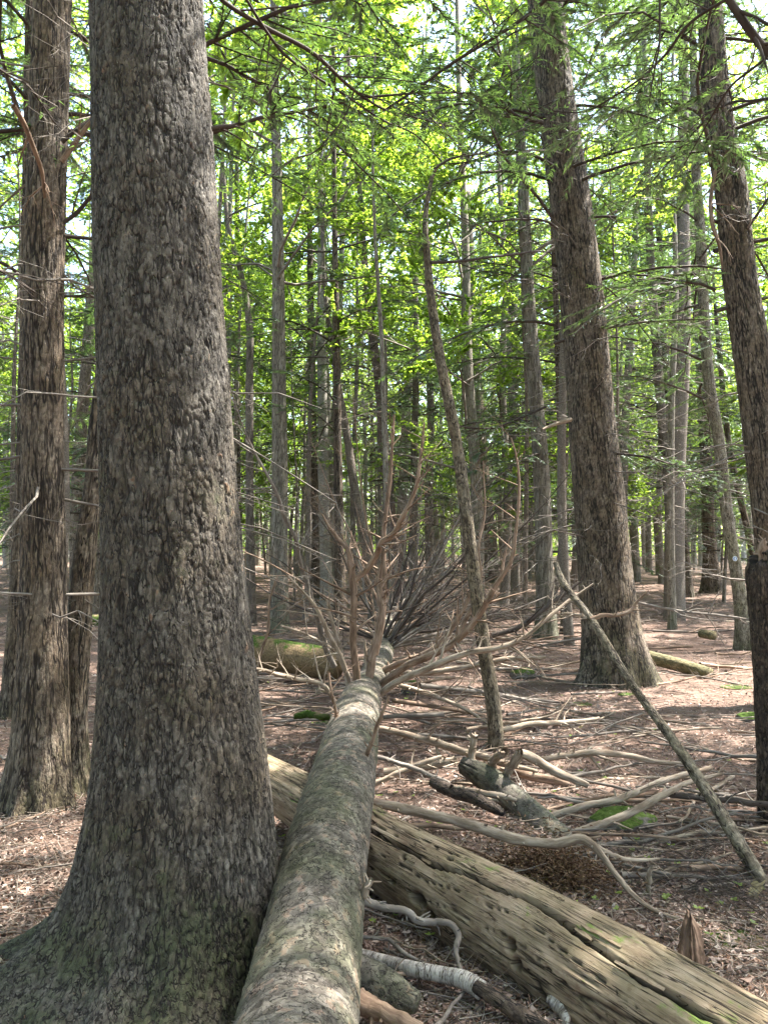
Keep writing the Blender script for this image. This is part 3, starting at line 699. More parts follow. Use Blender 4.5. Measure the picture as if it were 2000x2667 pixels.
WORD = {'hemlock': 'brown hemlock', 'maple': 'leafy green broadleaf tree', 'low': 'short young hemlock', 'lowm': 'short bright leafy tree', 'pole': 'thin dead stem', 'shade': 'added shade hemlock'}
def describe(x, y, kind):
    if y < 1 or abs(x) > .60 * y + .6:
        return '%s standing outside the picture, %s %s the viewer' % (WORD[kind], 'right' if x > 0 else 'left', 'behind' if y < 1 else 'beside')
    px = 1000 + 2005 * x / y; a = min(ANCH, key=lambda t: abs(t[0] - px))
    return '%s %s, %s' % (('near' if y < 28 else 'farther' if y < 40 else 'distant' if y < 60 else 'farthest') + ' ' + WORD[kind], a[1], ('to its left' if px < a[0] else 'to its right'))
def filler(x, y, kind, rg, twig=True):
    z = float(terrain(x, y)) - .05
    k = KIN[kind]
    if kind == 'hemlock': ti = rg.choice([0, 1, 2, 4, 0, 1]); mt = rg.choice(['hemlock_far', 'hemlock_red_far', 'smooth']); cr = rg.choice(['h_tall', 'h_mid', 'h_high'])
    elif kind == 'shade': ti = 0; mt = 'hemlock_far'; cr = 'h_shade'
    elif kind == 'maple': ti = rg.choice([0, 1, 2]); mt = rg.choice(['maple', 'maple', 'birch', 'smooth']); cr = rg.choice(['m_tall', 'm_mid'])
    elif kind == 'low': ti = 5; mt = 'hemlock_far'; cr = 'h_low'
    elif kind == 'pole': ti = rg.choice([5, 6, 7, 3]); mt = rg.choice(['smooth', 'hemlock_far', 'maple', 'smooth']); cr = None
    else: ti = 5; mt = 'smooth'; cr = 'm_low'
    lab = describe(x, y, kind)
    s = rg.uniform(.85, 1.15); rz = rg.random() * 6.28; tx, ty = rg.normal(size=2) * .02
    if kind == 'shade': s, rz, tx, ty = 1, 0, 0, 0
    root = link(k['name'], None, label=lab, cat='tree', group=k['group'], loc=(x, y, z), rot=(tx, ty, rz), scale=s)
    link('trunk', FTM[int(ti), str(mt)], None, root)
    if kind == 'pole':
        link('dead_branches', TW[rg.integers(0, 5)], None, root, kind='stuff', rot=(0, 0, rg.random() * 6)); return
    wd, fo = CR[str(cr)]
    link('limbs', wd, None, root, kind='stuff'); link('foliage', fo, None, root, kind='stuff')
    if twig and kind == 'hemlock' and y < 45: link('dead_branches', TW[rg.integers(0, 5)], None, root, kind='stuff', rot=(0, 0, rg.random() * 6))
rg = np.random.default_rng(11)
# places where the photograph shows sun on the floor or logs: no side tree stands in that light
OPEN = [G(130, 2250), G(60, 2300), G(1560, 1890), G(1930, 1820), P(1700, 2470, 2.5), P(1900, 2570, 2.3), P(925, 1830, 5.8), G(215, 1810), G(770, 1880)]
def in_light(x, y, r=2.4):
    s = np.array(SUNV)
    for p in OPEN:
        for z in (6., 10., 14., 18.):
            k = (z - p[2]) / s[2]
            if (p[0] + s[0] * k - x) ** 2 + (p[1] + s[1] * k - y) ** 2 < r * r: return True
    return False
pts = list(occ); n_ok = 0
def free(x, y, dmin): return all((x - a) ** 2 + (y - b) ** 2 > dmin * dmin for a, b in pts)
for band, cnt, dmin in (((17, 28), 30, 2.2), ((28, 50), 104, 2.4), ((50, 85), 95, 3.3)):
    c = 0; tries = 0
    while c < cnt and tries < 6000:
        tries += 1
        y = math.sqrt(rg.uniform(band[0] ** 2, band[1] ** 2)); x = rg.uniform(-.62, .62) * y
        if not free(x, y, dmin): continue
        # left of centre the background is mostly sunny broadleaf trees
        pm = .72 if -0.30 < x / y < 0.14 else .44
        if y > 50: pm = max(pm, .66)
        if y < 24: pm *= .45
        q = rg.random()
        kind = 'maple' if q < pm else ('low' if q < pm + .24 else ('lowm' if q < pm + .24 + (.10 if y > 28 else 0) else 'hemlock'))
        pts.append((x, y)); filler(x, y, kind, rg); c += 1
for _ in range(2000):
    if n_ok >= 50: break
    y = rg.uniform(13, 42); x = rg.uniform(-.55, .60) * y
    if not free(x, y, 1.0): continue
    pts.append((x, y)); n_ok += 1; filler(x, y, 'pole', rg)
# woods to the sides and behind the camera, which shade the floor
for _ in range(900):
    x, y = rg.uniform(-26, 26), rg.uniform(-16, 22)
    if abs(x) < .62 * y + 2.0 and y > 0 or math.hypot(x, y) < 3.2 or not free(x, y, 3.7) or in_light(x, y): continue
    pts.append((x, y)); filler(x, y, 'hemlock' if rg.random() < .55 else 'maple', rg)

# unseen trees added outside the frame to throw shade over the foreground
for x, y in SHADERS:
    filler(x, y, 'shade', rg)

# far mass of leaves closing the view
def far_woods():
    rg = np.random.default_rng(5); n = 210000
    a = rg.uniform(-.80, .80, n); d = rg.uniform(88, 120, n); x, y = np.sin(a) * d, np.cos(a) * d
    z = rg.random(n) ** 1.15 * 74
    dens = fbm(np.stack([x * .16, y * .16, z * .22], -1), 4, 4)
    k = dens > .50 - .30 * np.exp(-z / 6); x, y, z = x[k], y[k], z[k]; n = len(x)
    pos = np.stack([x, y, z + terrain(x, y)], -1); u_ = norm(rg.normal(size=(n, 3))); w2 = norm(np.cross(u_, rg.normal(size=(n, 3))))
    s = rg.uniform(.20, .52, n)[:, None]
    v = np.stack([pos - u_ * s, pos + w2 * s * .9, pos + u_ * s], 1).reshape(-1, 3)
    link('distant_woods', mesh('distant_woods', v, np.arange(3 * n).reshape(-1, 3), {'rnd': np.repeat(rg.random(n), 3)}, smooth=False), M['mleaf'],
         label='mass of sunlit green leaves closing off the far wood', kind='stuff')
far_woods()

# ------------------------------------------------------------------ fallen spruce with its dead limbs
def pix(rows):
    """rows px,py,depth,width px -> x,y,z,r"""
    return np.array([[*P(a, b, d), w * d / F / 2] for a, b, d, w in rows])
lc = pix([(740, 3000, 1.75, 430), (775, 2667, 2.28, 320), (814, 2440, 2.66, 262), (850, 2213, 3.22, 215), (880, 2080, 3.75, 184), (905, 1975, 4.4, 155), (926, 1870, 5.3, 124),
          (938, 1830, 5.9, 108), (952, 1806, 6.6, 92), (972, 1768, 7.5, 78), (992, 1715, 8.9, 62), (1005, 1660, 10.5, 46), (1012, 1615, 12.2, 32), (1015, 1585, 14, 18)])
FS_S = (np.exp(np.linspace(0, math.log(7.5), 760)) - 1) / 6.5
fs = link('fallen_spruce', None, label='fallen spruce trunk with flaky pinkish bark running away from the viewer', cat='fallen tree', loc=lc[3][:3])
o = link('trunk', bark_tube('trunk', lc, 0, None, FS_S, 'flaky', 1.0, 3,
         theta=front(190, 36, R(118), R(90)), ref=(1, 0, 0)), M['log'], fs)
o.matrix_parent_inverse = Matrix.Translation(-fs.location)

def limb_mesh(rows, twn=8, tl=(.15, .5), seed=0, sub=3, sides=8, rs=.4, K=26, grav=0.0, flat=.2, bend=.10, world=None, spur=14):
    c = pix(rows) if world is None else world
    rg = np.random.default_rng(seed); c = spline(c, K); p, r = c[None, :, :3].copy(), c[None, :, 3]
    ph = rg.random((3, 3)) * 6.28; sl = np.r_[0, np.cumsum(np.linalg.norm(np.diff(p[0], axis=0), axis=1))][:, None]
    p[0, 1:-1] += (np.stack([np.interp(np.arange(K), np.linspace(0, K - 1, 9), rg.normal(size=9) * .26) for _ in range(3)], 1) + rg.normal(size=(K, 3)) * .07)[1:-1] * r[0, 1:-1, None] * np.minimum(1, .014 / r[0, 1:-1, None]) ** .8
    r = r * (1 + .10 * np.sin(sl[:, 0] * 23 + ph[0, 0]) * np.sin(sl[:, 0] * 9 + ph[1, 0]))[None]
    parts = [tubes(p, r, sides, np.array([rs]))]
    if spur:
        sp_, sr_ = kids(p, r, spur, (.05, .97), (.012, .07), (.7, 1.4), .2, 0, 3, .42, 0, rg, .2, .0015, end=.5); parts.append(tubes(sp_, sr_, 4))
    if twn:
        c1, r1 = kids(p, r, twn, (.25, 1), tl, (.5, 1.2), bend, grav, 6, .45, flat, rg, .3, .0016)
        parts.append(tubes(c1, r1, 4))
        if sub:
            c2, r2 = kids(c1, r1, sub, (.25, 1), (tl[0] * .3, tl[1] * .4), (.5, 1.2), .12, grav, 4, .55, flat, rg, .3, .0010); parts.append(tubes(c2, r2, 3))
    return mesh('limb', *joinm(parts))

def child(root, name, me, mat):
    o = link(name, me, M[mat], root); o.matrix_parent_inverse = Matrix.Translation(-root.location); return o

LIMBS = [  # px, py, depth, width px
 ([(929, 1806, 6.3, 22), (924, 1730, 6.2, 20), (919, 1600, 6.1, 19), (920, 1513, 6.1, 20), (905, 1431, 6.1, 14), (881, 1402, 6.2, 10), (858, 1374, 6.2, 7), (840, 1340, 6.2, 5)], 'deadred', 7),
 ([(920, 1515, 6.1, 16), (953, 1489, 6.1, 16), (982, 1441, 6.0, 16), (997, 1407, 5.9, 15), (1021, 1393, 5.9, 14), (1045, 1350, 5.8, 13), (1069, 1306, 5.8, 12), (1088, 1255, 5.8, 11), (1096, 1190, 5.8, 8), (1104, 1100, 5.8, 5)], 'deadred', 12),
 ([(953, 1790, 6.5, 24), (972, 1706, 6.6, 22), (994, 1600, 6.7, 20), (988, 1528, 6.8, 16), (992, 1470, 6.8, 8)], 'deadred', 4),
 ([(976, 1706, 7.0, 20), (998, 1600, 7.1, 18), (1001, 1510, 7.1, 16), (998, 1390, 7.1, 13), (1010, 1300, 7.1, 11), (1018, 1200, 7.1, 9), (1026, 1080, 7.1, 6)], 'deadred', 10),
 ([(982, 1793, 6.7, 22), (1054, 1735, 6.5, 20), (1175, 1682, 6.3, 20), (1223, 1634, 6.2, 18), (1262, 1576, 6.1, 17), (1295, 1515, 6.0, 14), (1331, 1460, 5.9, 11), (1342, 1394, 5.9, 9), (1350, 1262, 5.9, 7), (1340, 1171, 5.9, 5), (1330, 1140, 5.9, 4)], 'deadred', 10),
 ([(1140, 1697, 6.4, 14), (1180, 1670, 6.5, 14), (1215, 1610, 6.6, 13), (1240, 1560, 6.6, 11), (1252, 1500, 6.6, 9), (1246, 1440, 6.6, 8), (1262, 1340, 6.7, 6), (1258, 1200, 6.7, 4)], 'deadred', 9),
 ([(975, 1822, 6.1, 20), (1030, 1778, 6.0, 18), (1103, 1745, 5.9, 18), (1223, 1701, 5.8, 17), (1300, 1687, 5.7, 15), (1355, 1665, 5.7, 12), (1422, 1611, 5.7, 10), (1494, 1557, 5.8, 8), (1545, 1520, 5.8, 4)], 'dead', 8),
 ([(998, 1748, 7.4, 18), (1050, 1722, 7.2, 17), (1120, 1695, 7.0, 16), (1160, 1660, 7.0, 14), (1200, 1600, 7.0, 12), (1225, 1540, 7, 8), (1240, 1480, 7, 5)], 'deadred', 8),
 ([(910, 1776, 6.4, 14), (886, 1711, 6.3, 14), (857, 1653, 6.2, 13), (809, 1566, 6.1, 9), (751, 1499, 6.0, 5)], 'dead', 7),
 ([(870, 1735, 7.0, 18), (848, 1690, 6.9, 16), (833, 1634, 6.8, 14), (809, 1547, 6.6, 12), (784, 1470, 6.5, 11), (760, 1378, 6.3, 11), (747, 1358, 6.3, 12), (731, 1306, 6.2, 10), (693, 1229, 6.1, 8), (669, 1189, 6.1, 7), (640, 1130, 6.0, 5), (597, 1002, 5.9, 4)], 'greytwig', 14),
 ([(885, 1846, 5.6, 13), (838, 1785, 5.5, 13), (789, 1769, 5.4, 13), (727, 1759, 5.3, 12), (690, 1744, 5.2, 8), (640, 1738, 5.2, 6)], 'dead', 5),
 ([(900, 1740, 7.6, 10), (862, 1690, 7.5, 10), (800, 1655, 7.4, 8), (731, 1629, 7.3, 6)], 'dead', 4),
 ([(906, 1790, 6.4, 12), (890, 1700, 6.6, 11), (860, 1600, 6.6, 9), (850, 1560, 6.6, 6)], 'dead', 5),
 ([(868, 1930, 4.9, 13), (876, 1880, 4.8, 11), (868, 1820, 4.7, 8), (856, 1752, 4.7, 7)], 'deadred', 1),
 ([(940, 2010, 4.15, 13), (968, 1930, 4.0, 12), (992, 1870, 3.95, 10), (1014, 1812, 3.9, 6)], 'deadred', 0),
 ([(985, 1775, 7.3, 14), (1060, 1790, 7.2, 13), (1150, 1820, 7.1, 12), (1230, 1858, 7.0, 9), (1290, 1900, 6.9, 6)], 'dead', 6),
 ([(1000, 1745, 7.9, 16), (1080, 1752, 7.8, 15), (1190, 1742, 7.7, 14), (1330, 1715, 7.6, 12), (1420, 1712, 7.6, 8)], 'dead', 8),
]
for i, (rows, mt, tw) in enumerate(LIMBS):
    rows = [(a_, b_, c_, d_ * .98) for a_, b_, c_, d_ in rows]
    child(fs, 'branch', limb_mesh(rows, int(tw * 1.7), (.12, .6), 100 + i, sub=4, spur=22, bend=.07, rs=.25 + .5 * ((i * 37) % 10) / 10), mt)
# splintered stubs where limbs snapped
for i, rows in enumerate([[(954, 1750, 7.2, 9), (953, 1700, 7.2, 8), (950, 1666, 7.2, 5)], [(965, 1750, 7.2, 10), (966, 1705, 7.2, 9), (968, 1668, 7.2, 6)], [(945, 2330, 2.85, 24), (962, 2300, 2.82, 18), (966, 2290, 2.82, 16)]]):
    child(fs, 'branch_stub', limb_mesh(rows, 0, seed=i, sides=7, K=8), 'dead')
# dark fan of the broken crown
rgc = np.random.default_rng(40)
for i in range(84):
    t = rgc.uniform(.62, .99); b = spline(lc, 2, [t, t])[0]; side = rgc.uniform(-1, 1)
    d = np.array([side * .8 + .18, rgc.uniform(-.2, .5), rgc.uniform(.35, 1.1) if i % 3 else rgc.uniform(.0, .3)]); d = d / np.linalg.norm(d)
    L = rgc.uniform(1.2, 3.2); s = np.linspace(0, 1, 7)[:, None]
    c = b[:3] + d * s * L + np.array([0, 0, .12]) * s ** 2 * L * .6 + np.cumsum(rgc.normal(size=(7, 3)) * .035, 0)
    c[:, 2] = np.maximum(c[:, 2], terrain(c[:, 0], c[:, 1]) + .03)
    w4 = np.column_stack([c, np.linspace(.021, .004, 7) * rgc.uniform(.45, 1.3)])
    child(fs, 'branch', limb_mesh(None, 13, (.2, .9), 300 + i, sub=4, sides=6, K=14, world=w4, rs=.3, bend=.06, spur=4), ('greytwig', 'deadred', 'twig', 'twig', 'greytwig')[i % 5])

# ------------------------------------------------------------------ rotten mossy log across the foreground
def rotten_mat():
    m = NT('weathered_wood'); b = m.attr('bco'); hg = m.attr('hgt', 2)
    g = m.noise(m.vm('MULTIPLY', b, (1, 1, .05)), 60, 6, .7); n = m.noise(b, 7, 4); n2 = m.noise(m.vm('MULTIPLY', b, (1, 1, .5)), 30, 5, .7)
    v = m.math('ADD', m.math('MULTIPLY', g, .6), m.math('MULTIPLY', n, .4))
    c = m.ramp(v, [(.28, (.080, .050, .032)), (.42, (.185, .130, .085)), (.54, (.30, .225, .155)), (.70, (.46, .375, .285))])
    c = m.mix(m.mr(n2, .56, .66, 0, .6), c, (.13, .075, .045))
    nz = m.n('SeparateXYZ', _o=2, i0=m.n('NewGeometry', _o=1))
    gm = m.math('MULTIPLY', m.mr(nz, -.1, .75), m.mr(m.noise(b, 4.2, 5, .6), .40, .60))
    c = m.mix(m.math('MULTIPLY', gm, .32), c, (.14, .13, .06))
    gb = m.math('MULTIPLY', m.mr(nz, .45, .85), m.mr(m.noise(m.vm('MULTIPLY', b, (1, 1, .5)), 7, 6, .7), .575, .64))
    c = m.mix(m.math('MULTIPLY', gb, .85), c, (.13, .20, .03))
    ck = None
    for k, (sc, st, wd) in enumerate(((26, .045, .020), (40, .035, .016), (62, .05, .012))):
        nn = m.noise(m.vm('ADD', m.vm('MULTIPLY', b, (1, 1, st)), (k * 7.3, k * 3.1, k * 5.7)), sc, 3, .6)
        gt = m.mr(m.noise(m.vm('ADD', m.vm('MULTIPLY', b, (1, 1, .25)), (k * 2.3 + 9, 1, 4)), 9 + 4 * k, 2), .45, .58, 0.0, .95)
        ln = m.math('SUBTRACT', 1.0, m.math('MULTIPLY', m.math('SUBTRACT', 1.0, m.mr(m.math('ABSOLUTE', m.math('SUBTRACT', nn, .5)), wd * .2, wd)), gt))
        ck = ln if ck is None else m.math('MULTIPLY', ck, ln)
    stain = m.mr(m.noise(m.vm('MULTIPLY', b, (1, 1, .35)), 11, 5, .7), .52, .66, 0, .6); c = m.mix(stain, c, (.12, .078, .05))
    c = m.mix(m.math('MULTIPLY', m.math('ADD', m.math('MULTIPLY', hg, .97), .03), ck), (.022, .013, .008), c)
    hb = m.math('ADD', m.math('ADD', m.math('MULTIPLY', g, .6), m.math('MULTIPLY', n2, .35)), m.math('MULTIPLY', ck, 1.0))
    bm = m.n('Bump', Strength=1.0, Distance=.008, Height=hb)
    return m.fin(m.n('BsdfPrincipled', Base_Color=c, Roughness=.75, Normal=bm, **{'Specular_IOR_Level': .3}))
M['rotten'] = rotten_mat()
rc = pix([(430, 1900, 5.4, 90), (560, 1962, 5.0, 104), (740, 2060, 4.4, 124), (880, 2145, 4.0, 160), (1015, 2232, 3.65, 192), (1190, 2335, 3.28, 228), (1370, 2440, 2.97, 266), (1700, 2645, 2.5, 330), (2150, 2930, 2.05, 400)])
def rot_extra(th, v, p):
    """long split, layered shelf and peck holes"""
    hx = np.zeros_like(v); ex = np.ones_like(v)
    Lt = v.max()
    wob = .12 * np.sin(v * 2.3) + .08 * np.sin(v * 6.1 + 1) + .5 * (fbm(np.stack([v * 3, v * 0, v * 0], -1), 3, 8) - .5)
    for t0, w, dep, a, b in ((R(58), .055, .045, .40, .99), (R(84), .016, .014, .42, .8), (R(36), .013, .014, .35, .9), (R(110), .012, .012, .3, .9), (R(14), .010, .012, .45, .9), (R(70), .014, .016, .3, .62)):
        d = np.abs((th - (t0 + wob * .6) + math.pi) % (2 * math.pi) - math.pi)
        ww = w * (.35 + 1.3 * fbm(np.stack([v * 5, v * 0 + t0 * 9, v * 0], -1), 2, 3)) * sstep(a * Lt, (a + .1) * Lt, v) * (1 - sstep((b - .08) * Lt, b * Lt, v)) + 1e-4
        g = 1 - sstep(.4, 1.0, d / ww)
        hx = hx - dep * g; ex = ex * (1 - .85 * g)
    return hx, ex
ROT_HOLES = []
rr = link('rotten_log', None, label='thick barkless rotten log with green moss lying across the foreground', cat='log', loc=rc[4][:3])
def rot_extra2(th, v, p):
    hx, ex = rot_extra(th, v, p); Lt = v.max()
    for t0, f, a, b in ((6, .637, .045, .026), (-4, .655, .035, .022), (-10, .69, .018, .014), (20, .758, .024, .020), (6, .768, .022, .020), (8, .595, .02, .010), (44, .60, .015, .010), (72, .65, .018, .008)):
        d = (th - R(t0) + math.pi) % (2 * math.pi) - math.pi
        g = np.exp(-((d * .19 / b) ** 2 + ((v - f * Lt) / a) ** 2) ** 2); hx = hx - .055 * g; ex = ex * (1 - .97 * g)  # ex also blackens the holes: their inner shade is painted into the wood
    return hx, ex
# ring frame: theta 0 faces the camera side, 90 degrees is the top
dirv = norm(rc[6][:3] - rc[4][:3]); camside = np.cross(dirv, [0, 0, 1.0]); camside = camside if camside[1] < 0 else -camside
# with axis dirv (towards lower right) and n1 = camside, n2 = axis x n1
n2chk = np.cross(dirv, norm(camside))
sgn = 1 if n2chk[2] > 0 else -1
def rot_th(th, v, p): return rot_extra2(th * sgn, v, p)
child(rr, 'wood', bark_tube('wood', rc, 0, 620, None, 'rotten', 1.0, 4, theta=np.linspace(0, 2 * math.pi, 170, endpoint=False), ref=camside, extra=rot_th), 'rotten')
# loose splinters and slabs along the split
rgs = np.random.default_rng(9)
def slab(c, d, n, L, w, t, seed):
    rg = np.random.default_rng(seed); s = norm(np.cross(d, n)); k = 6; V = []
    for i in range(k):
        x = (i / (k - 1) - .5) * L; ww = w * (.5 + .5 * math.sin(math.pi * (i + .4) / k)) * rg.uniform(.8, 1.1)
        q = c + d * x + n * rg.normal() * .002
        V += [q + s * ww / 2 + n * t, q - s * ww / 2 + n * t, q - s * ww / 2, q + s * ww / 2]
    Fq = [[i * 4 + a, i * 4 + (a + 1) % 4, i * 4 + 4 + (a + 1) % 4, i * 4 + 4 + a] for i in range(k - 1) for a in range(4)] + [[0, 3, 2, 1], [k * 4 - 4, k * 4 - 3, k * 4 - 2, k * 4 - 1]]
    V = np.array(V); ax = np.column_stack([(V - c) @ s, (V - c) @ n, (V - c) @ d]) + rg.random(3) * 20
    return mesh('splinter', V, np.array(Fq), {'bco': ax, 'hgt': np.ones(len(V))}, smooth=False)
for i in range(18):
    f = rgs.uniform(.42, .95); q = spline(rc, 2, [f, f])[0]; q2 = spline(rc, 2, [f + .02, f + .02])[0]; d = norm(q2[:3] - q[:3]); n1 = norm(camside - d * camside.dot(d)); n2 = np.cross(d, n1) * sgn
    a = R(rgs.choice([60, 98, 30, 126, 55, 66])) + rgs.normal() * .09; n = n1 * math.cos(a) + n2 * math.sin(a)
    child(rr, 'splinter', slab(q[:3] + n * (q[3] + .004), norm(d + rgs.normal(size=3) * .04), n, rgs.uniform(.05, .20), rgs.uniform(.006, .016), .004, i), 'rotten')

# ------------------------------------------------------------------ other logs, poles, rocks
def log_thing(name, label, cat, rows, mat, nt=48, nl=120, kind='flaky', amp=1., seed=5, part='wood', lift=True):
    c = pix(rows); root = link(name, None, label=label, cat=cat, loc=c[len(c) // 2][:3])
    child(root, part, bark_tube(part, c, nt, nl, None, kind, amp, seed, ref=(0, 0, 1)), mat); return root, c
M['mosslog'] = bark_mat('bark_mossy_log', [(.12, .09, .05), (.22, .17, .10), (.30, .24, .15)], (.03, .02, .012), 0.03, 2.5, .006, moss=.35)
def moss_mat():
    m = NT('moss'); b = m.attr('bco'); n = m.noise(b, 40, 6, .75); n2 = m.noise(b, 6, 3)
    c = m.ramp(n, [(.3, (.03, .06, .01)), (.5, (.05, .08, .018)), (.7, (.10, .145, .04))])
    c = m.mix(m.mr(n2, .5, .62), c, (.16, .125, .075))
    return m.fin(m.n('BsdfPrincipled', Base_Color=c, Roughness=1., Normal=m.n('Bump', Strength=1., Distance=.02, Height=n), **{'Specular_IOR_Level': .1}))
def top_moss_mat(name, under, lo=.1):
    m = NT(name); b = m.attr('bco'); n = m.noise(b, 40, 6, .75); n2 = m.noise(b, 9, 4)
    c = m.ramp(n, [(.3, (.035, .06, .01)), (.5, (.05, .08, .018)), (.7, (.10, .150, .035))])
    nz = m.n('SeparateXYZ', _o=2, i0=m.n('NewGeometry', _o=1))
    w = m.ramp(n, [(.3, tuple(x * .4 for x in under)), (.6, under)])
    k = m.mr(m.math('ADD', nz, m.math('MULTIPLY', m.math('SUBTRACT', n2, .5), 2.2)), lo, lo + .35)
    c = m.mix(k, w, c)
    return m.fin(m.n('BsdfPrincipled', Base_Color=c, Roughness=1., Normal=m.n('Bump', Strength=1., Distance=.015, Height=n), **{'Specular_IOR_Level': .1}))
M['moss'] = moss_mat(); M['mosstop'] = top_moss_mat('mossy_wood', (.20, .145, .085), .62); M['mossrock'] = top_moss_mat('mossy_stone', (.17, .155, .14), .35)
log_thing('mossy_log', 'green mossy log lying on the ground behind the huge trunk', 'log',
          [(520, 1690, 9.9, 84), (665, 1697, 9.7, 84), (760, 1712, 9.5, 80), (860, 1732, 9.3, 72), (885, 1740, 9.25, 55)], 'mosstop', 56, 120, 'rotten', .8, 8)
log_thing('decayed_log', 'crumbling grey barked log with snapped stubs right of the fallen spruce', 'log',
          [(1205, 1992, 5.3, 40), (1260, 2022, 5.15, 62), (1340, 2085, 4.85, 68), (1420, 2155, 4.6, 76), (1490, 2225, 4.35, 84), (1530, 2290, 4.1, 60)], 'log', 56, 150, 'rotten', 1.6, 12, 'bark')
dl = [o for o in COL.objects if o.name.startswith('decayed_log')][0]
for i, rows in enumerate([[(1226, 2000, 5.3, 22), (1228, 1950, 5.3, 20), (1237, 1915, 5.3, 19)], [(1268, 2010, 5.2, 22), (1290, 1975, 5.1, 22), (1315, 1955, 5.0, 20)],
                          [(1312, 2035, 5.1, 26), (1335, 1990, 5.0, 25), (1357, 1958, 4.95, 24)], [(1355, 1962, 4.95, 24), (1400, 1985, 5.0, 26), (1470, 2020, 5.0, 22), (1530, 2045, 5.0, 14)],
                          [(1340, 2270, 4.0, 30), (1380, 2245, 4.1, 32), (1430, 2225, 4.3, 34)]]):
    child(dl, 'branch_stub', limb_mesh(rows, 0, seed=60 + i, sides=9, K=14), 'dead')
# crumbled red-brown punk wood spilling from its end
def punk():
    rg = np.random.default_rng(3); n = 3000; c = np.array(G(1480, 2335)); ax = norm(np.array([1.0, -.55, 0]))
    t = rg.normal(size=n) * .13; s = rg.normal(size=n) * .07; z = np.abs(rg.normal(size=n)) * .10 * np.exp(-(s / .16) ** 2) + .01
    pos = c + ax * t[:, None] + np.array([.55, 1.0, 0]) / 1.14 * s[:, None] + np.array([0, 0, 1.]) * z[:, None] + np.array([-.05, .14, 0])
    L = rg.uniform(.008, .032, n)[:, None]; d = norm(ax + rg.normal(size=(n, 3)) * .6); w = norm(np.cross(d, rg.normal(size=(n, 3)))) * rg.uniform(.002, .007, n)[:, None]
    up = np.cross(d, norm(w)) * .003
    v = np.stack([pos - d * L / 2 - w, pos + d * L / 2 - w * .4, pos + d * L / 2 + w * .4, pos - d * L / 2 + w, pos + up * 2], 1).reshape(-1, 3)
    b = (np.arange(n) * 5)[:, None]
    f = np.concatenate([b + [0, 1, 4], b + [1, 2, 4], b + [2, 3, 4], b + [3, 0, 4]])
    o = link('punk_wood', mesh('punk_wood', v, f, {'rnd': np.repeat(rg.random(n), 5), 'bco': v, 'hgt': np.ones(len(v))}, smooth=False),
         simple_mat('punk_wood', [(0, (.06, .030, .018)), (.5, (.16, .095, .055)), (1, (.27, .185, .12))], 40, .95, .003, rw=.6), dl, kind='stuff')
    o.matrix_parent_inverse = Matrix.Translation(-dl.location)
punk()
# leaning dead pole
pl = link('dead_pole', None, label='thin scaly dead pole leaning from lower right up to the left', cat='dead trunk', loc=P(1990, 2320, 3.75))
pc = pix([(1446, 1466, 5.35, 14), (1453, 1490, 5.3, 17), (1542, 1617, 5.0, 20), (1633, 1767, 4.7, 23), (1753, 1930, 4.35, 26), (1844, 2068, 4.1, 29), (1940, 2225, 3.85, 32), (2010, 2345, 3.7, 35)])
child(pl, 'stem', bark_tube('stem', pc, 34, 420, None, 'flaky', .7, 21, ref=(0, 0, 1)), 'sapling')
child(pl, 'branch', limb_mesh([(1536, 1612, 5.0, 14), (1565, 1602, 5.0, 11), (1600, 1602, 5.0, 10), (1640, 1590, 5.0, 8), (1665, 1560, 5.0, 7), (1688, 1538, 5.0, 4)], 3, (.08, .2), 5), 'deadred')
child(pl, 'branch', limb_mesh([(1540, 1612, 5.0, 12), (1510, 1602, 5.05, 9), (1462, 1598, 5.1, 6)], 2, (.05, .15), 6), 'dead')
# dark snag at the right edge
sc_ = pix([(2052, 2300, 4.6, 150), (2040, 2100, 4.6, 128), (2022, 1800, 4.6, 112), (2010, 1600, 4.6, 112), (1998, 1470, 4.6, 108), (1994, 1425, 4.6, 92)])
sg = link('broken_stump', None, label='dark jagged broken stump cut off by the right picture edge', cat='stump', loc=sc_[0][:3])
def jag(th, v, p):
    Lt = v.max(); top = Lt - .22 + .20 * fbm(np.stack([np.cos(th) * 3, np.sin(th) * 3, v * .0 + 2], -1), 3, 5)
    return -.10 * sstep(top, top + .06, v), np.ones_like(v)
child(sg, 'bark', bark_tube('bark', sc_, 120, 260, None, 'ridged', 1.5, 9, ref=(1, 0, 0), extra=jag), 'snag')
child(sg, 'splintered_top', limb_mesh([(1990, 1460, 4.6, 40), (1987, 1425, 4.6, 26), (1990, 1405, 4.6, 6)], 0, sides=6, K=8), 'deadred')
# moss rock etc
def rock(name, label, px, py, size, seed, mat, cat='rock', sq=.55, rot=0):
    n = 40; th = np.linspace(0, math.pi, n)[:, None]; ph = np.linspace(0, 2 * math.pi, n * 2, endpoint=False)[None]
    v = np.stack([np.sin(th) * np.cos(ph), np.sin(th) * np.sin(ph), np.cos(th) + 0 * ph], -1)
    k = 1 + .45 * (fbm(v * 1.6 + seed, 3, seed) - .5) + .10 * (fbm(v * 7 + seed, 3, seed) - .5)
    v = v * k[..., None] * size * np.array([1, .75, sq]); p = G(px, py)
    c, s = math.cos(rot), math.sin(rot); v = np.stack([v[..., 0] * c - v[..., 1] * s, v[..., 0] * s + v[..., 1] * c, v[..., 2]], -1)
    V = v.reshape(-1, 3)
    link(name, mesh(name, V, grid_faces(n, 2 * n), {'bco': V + seed, 'hgt': np.ones(len(V)), 'rnd': np.full(len(V), .5)}), M[mat], label=label, cat=cat, loc=p + [0, size * .5, size * sq * .35])
rock('mossy_rock', 'rounded stone with bright moss on top, under the forked dead branch', 1632, 2165, .19, 3, 'mossrock', sq=.42)
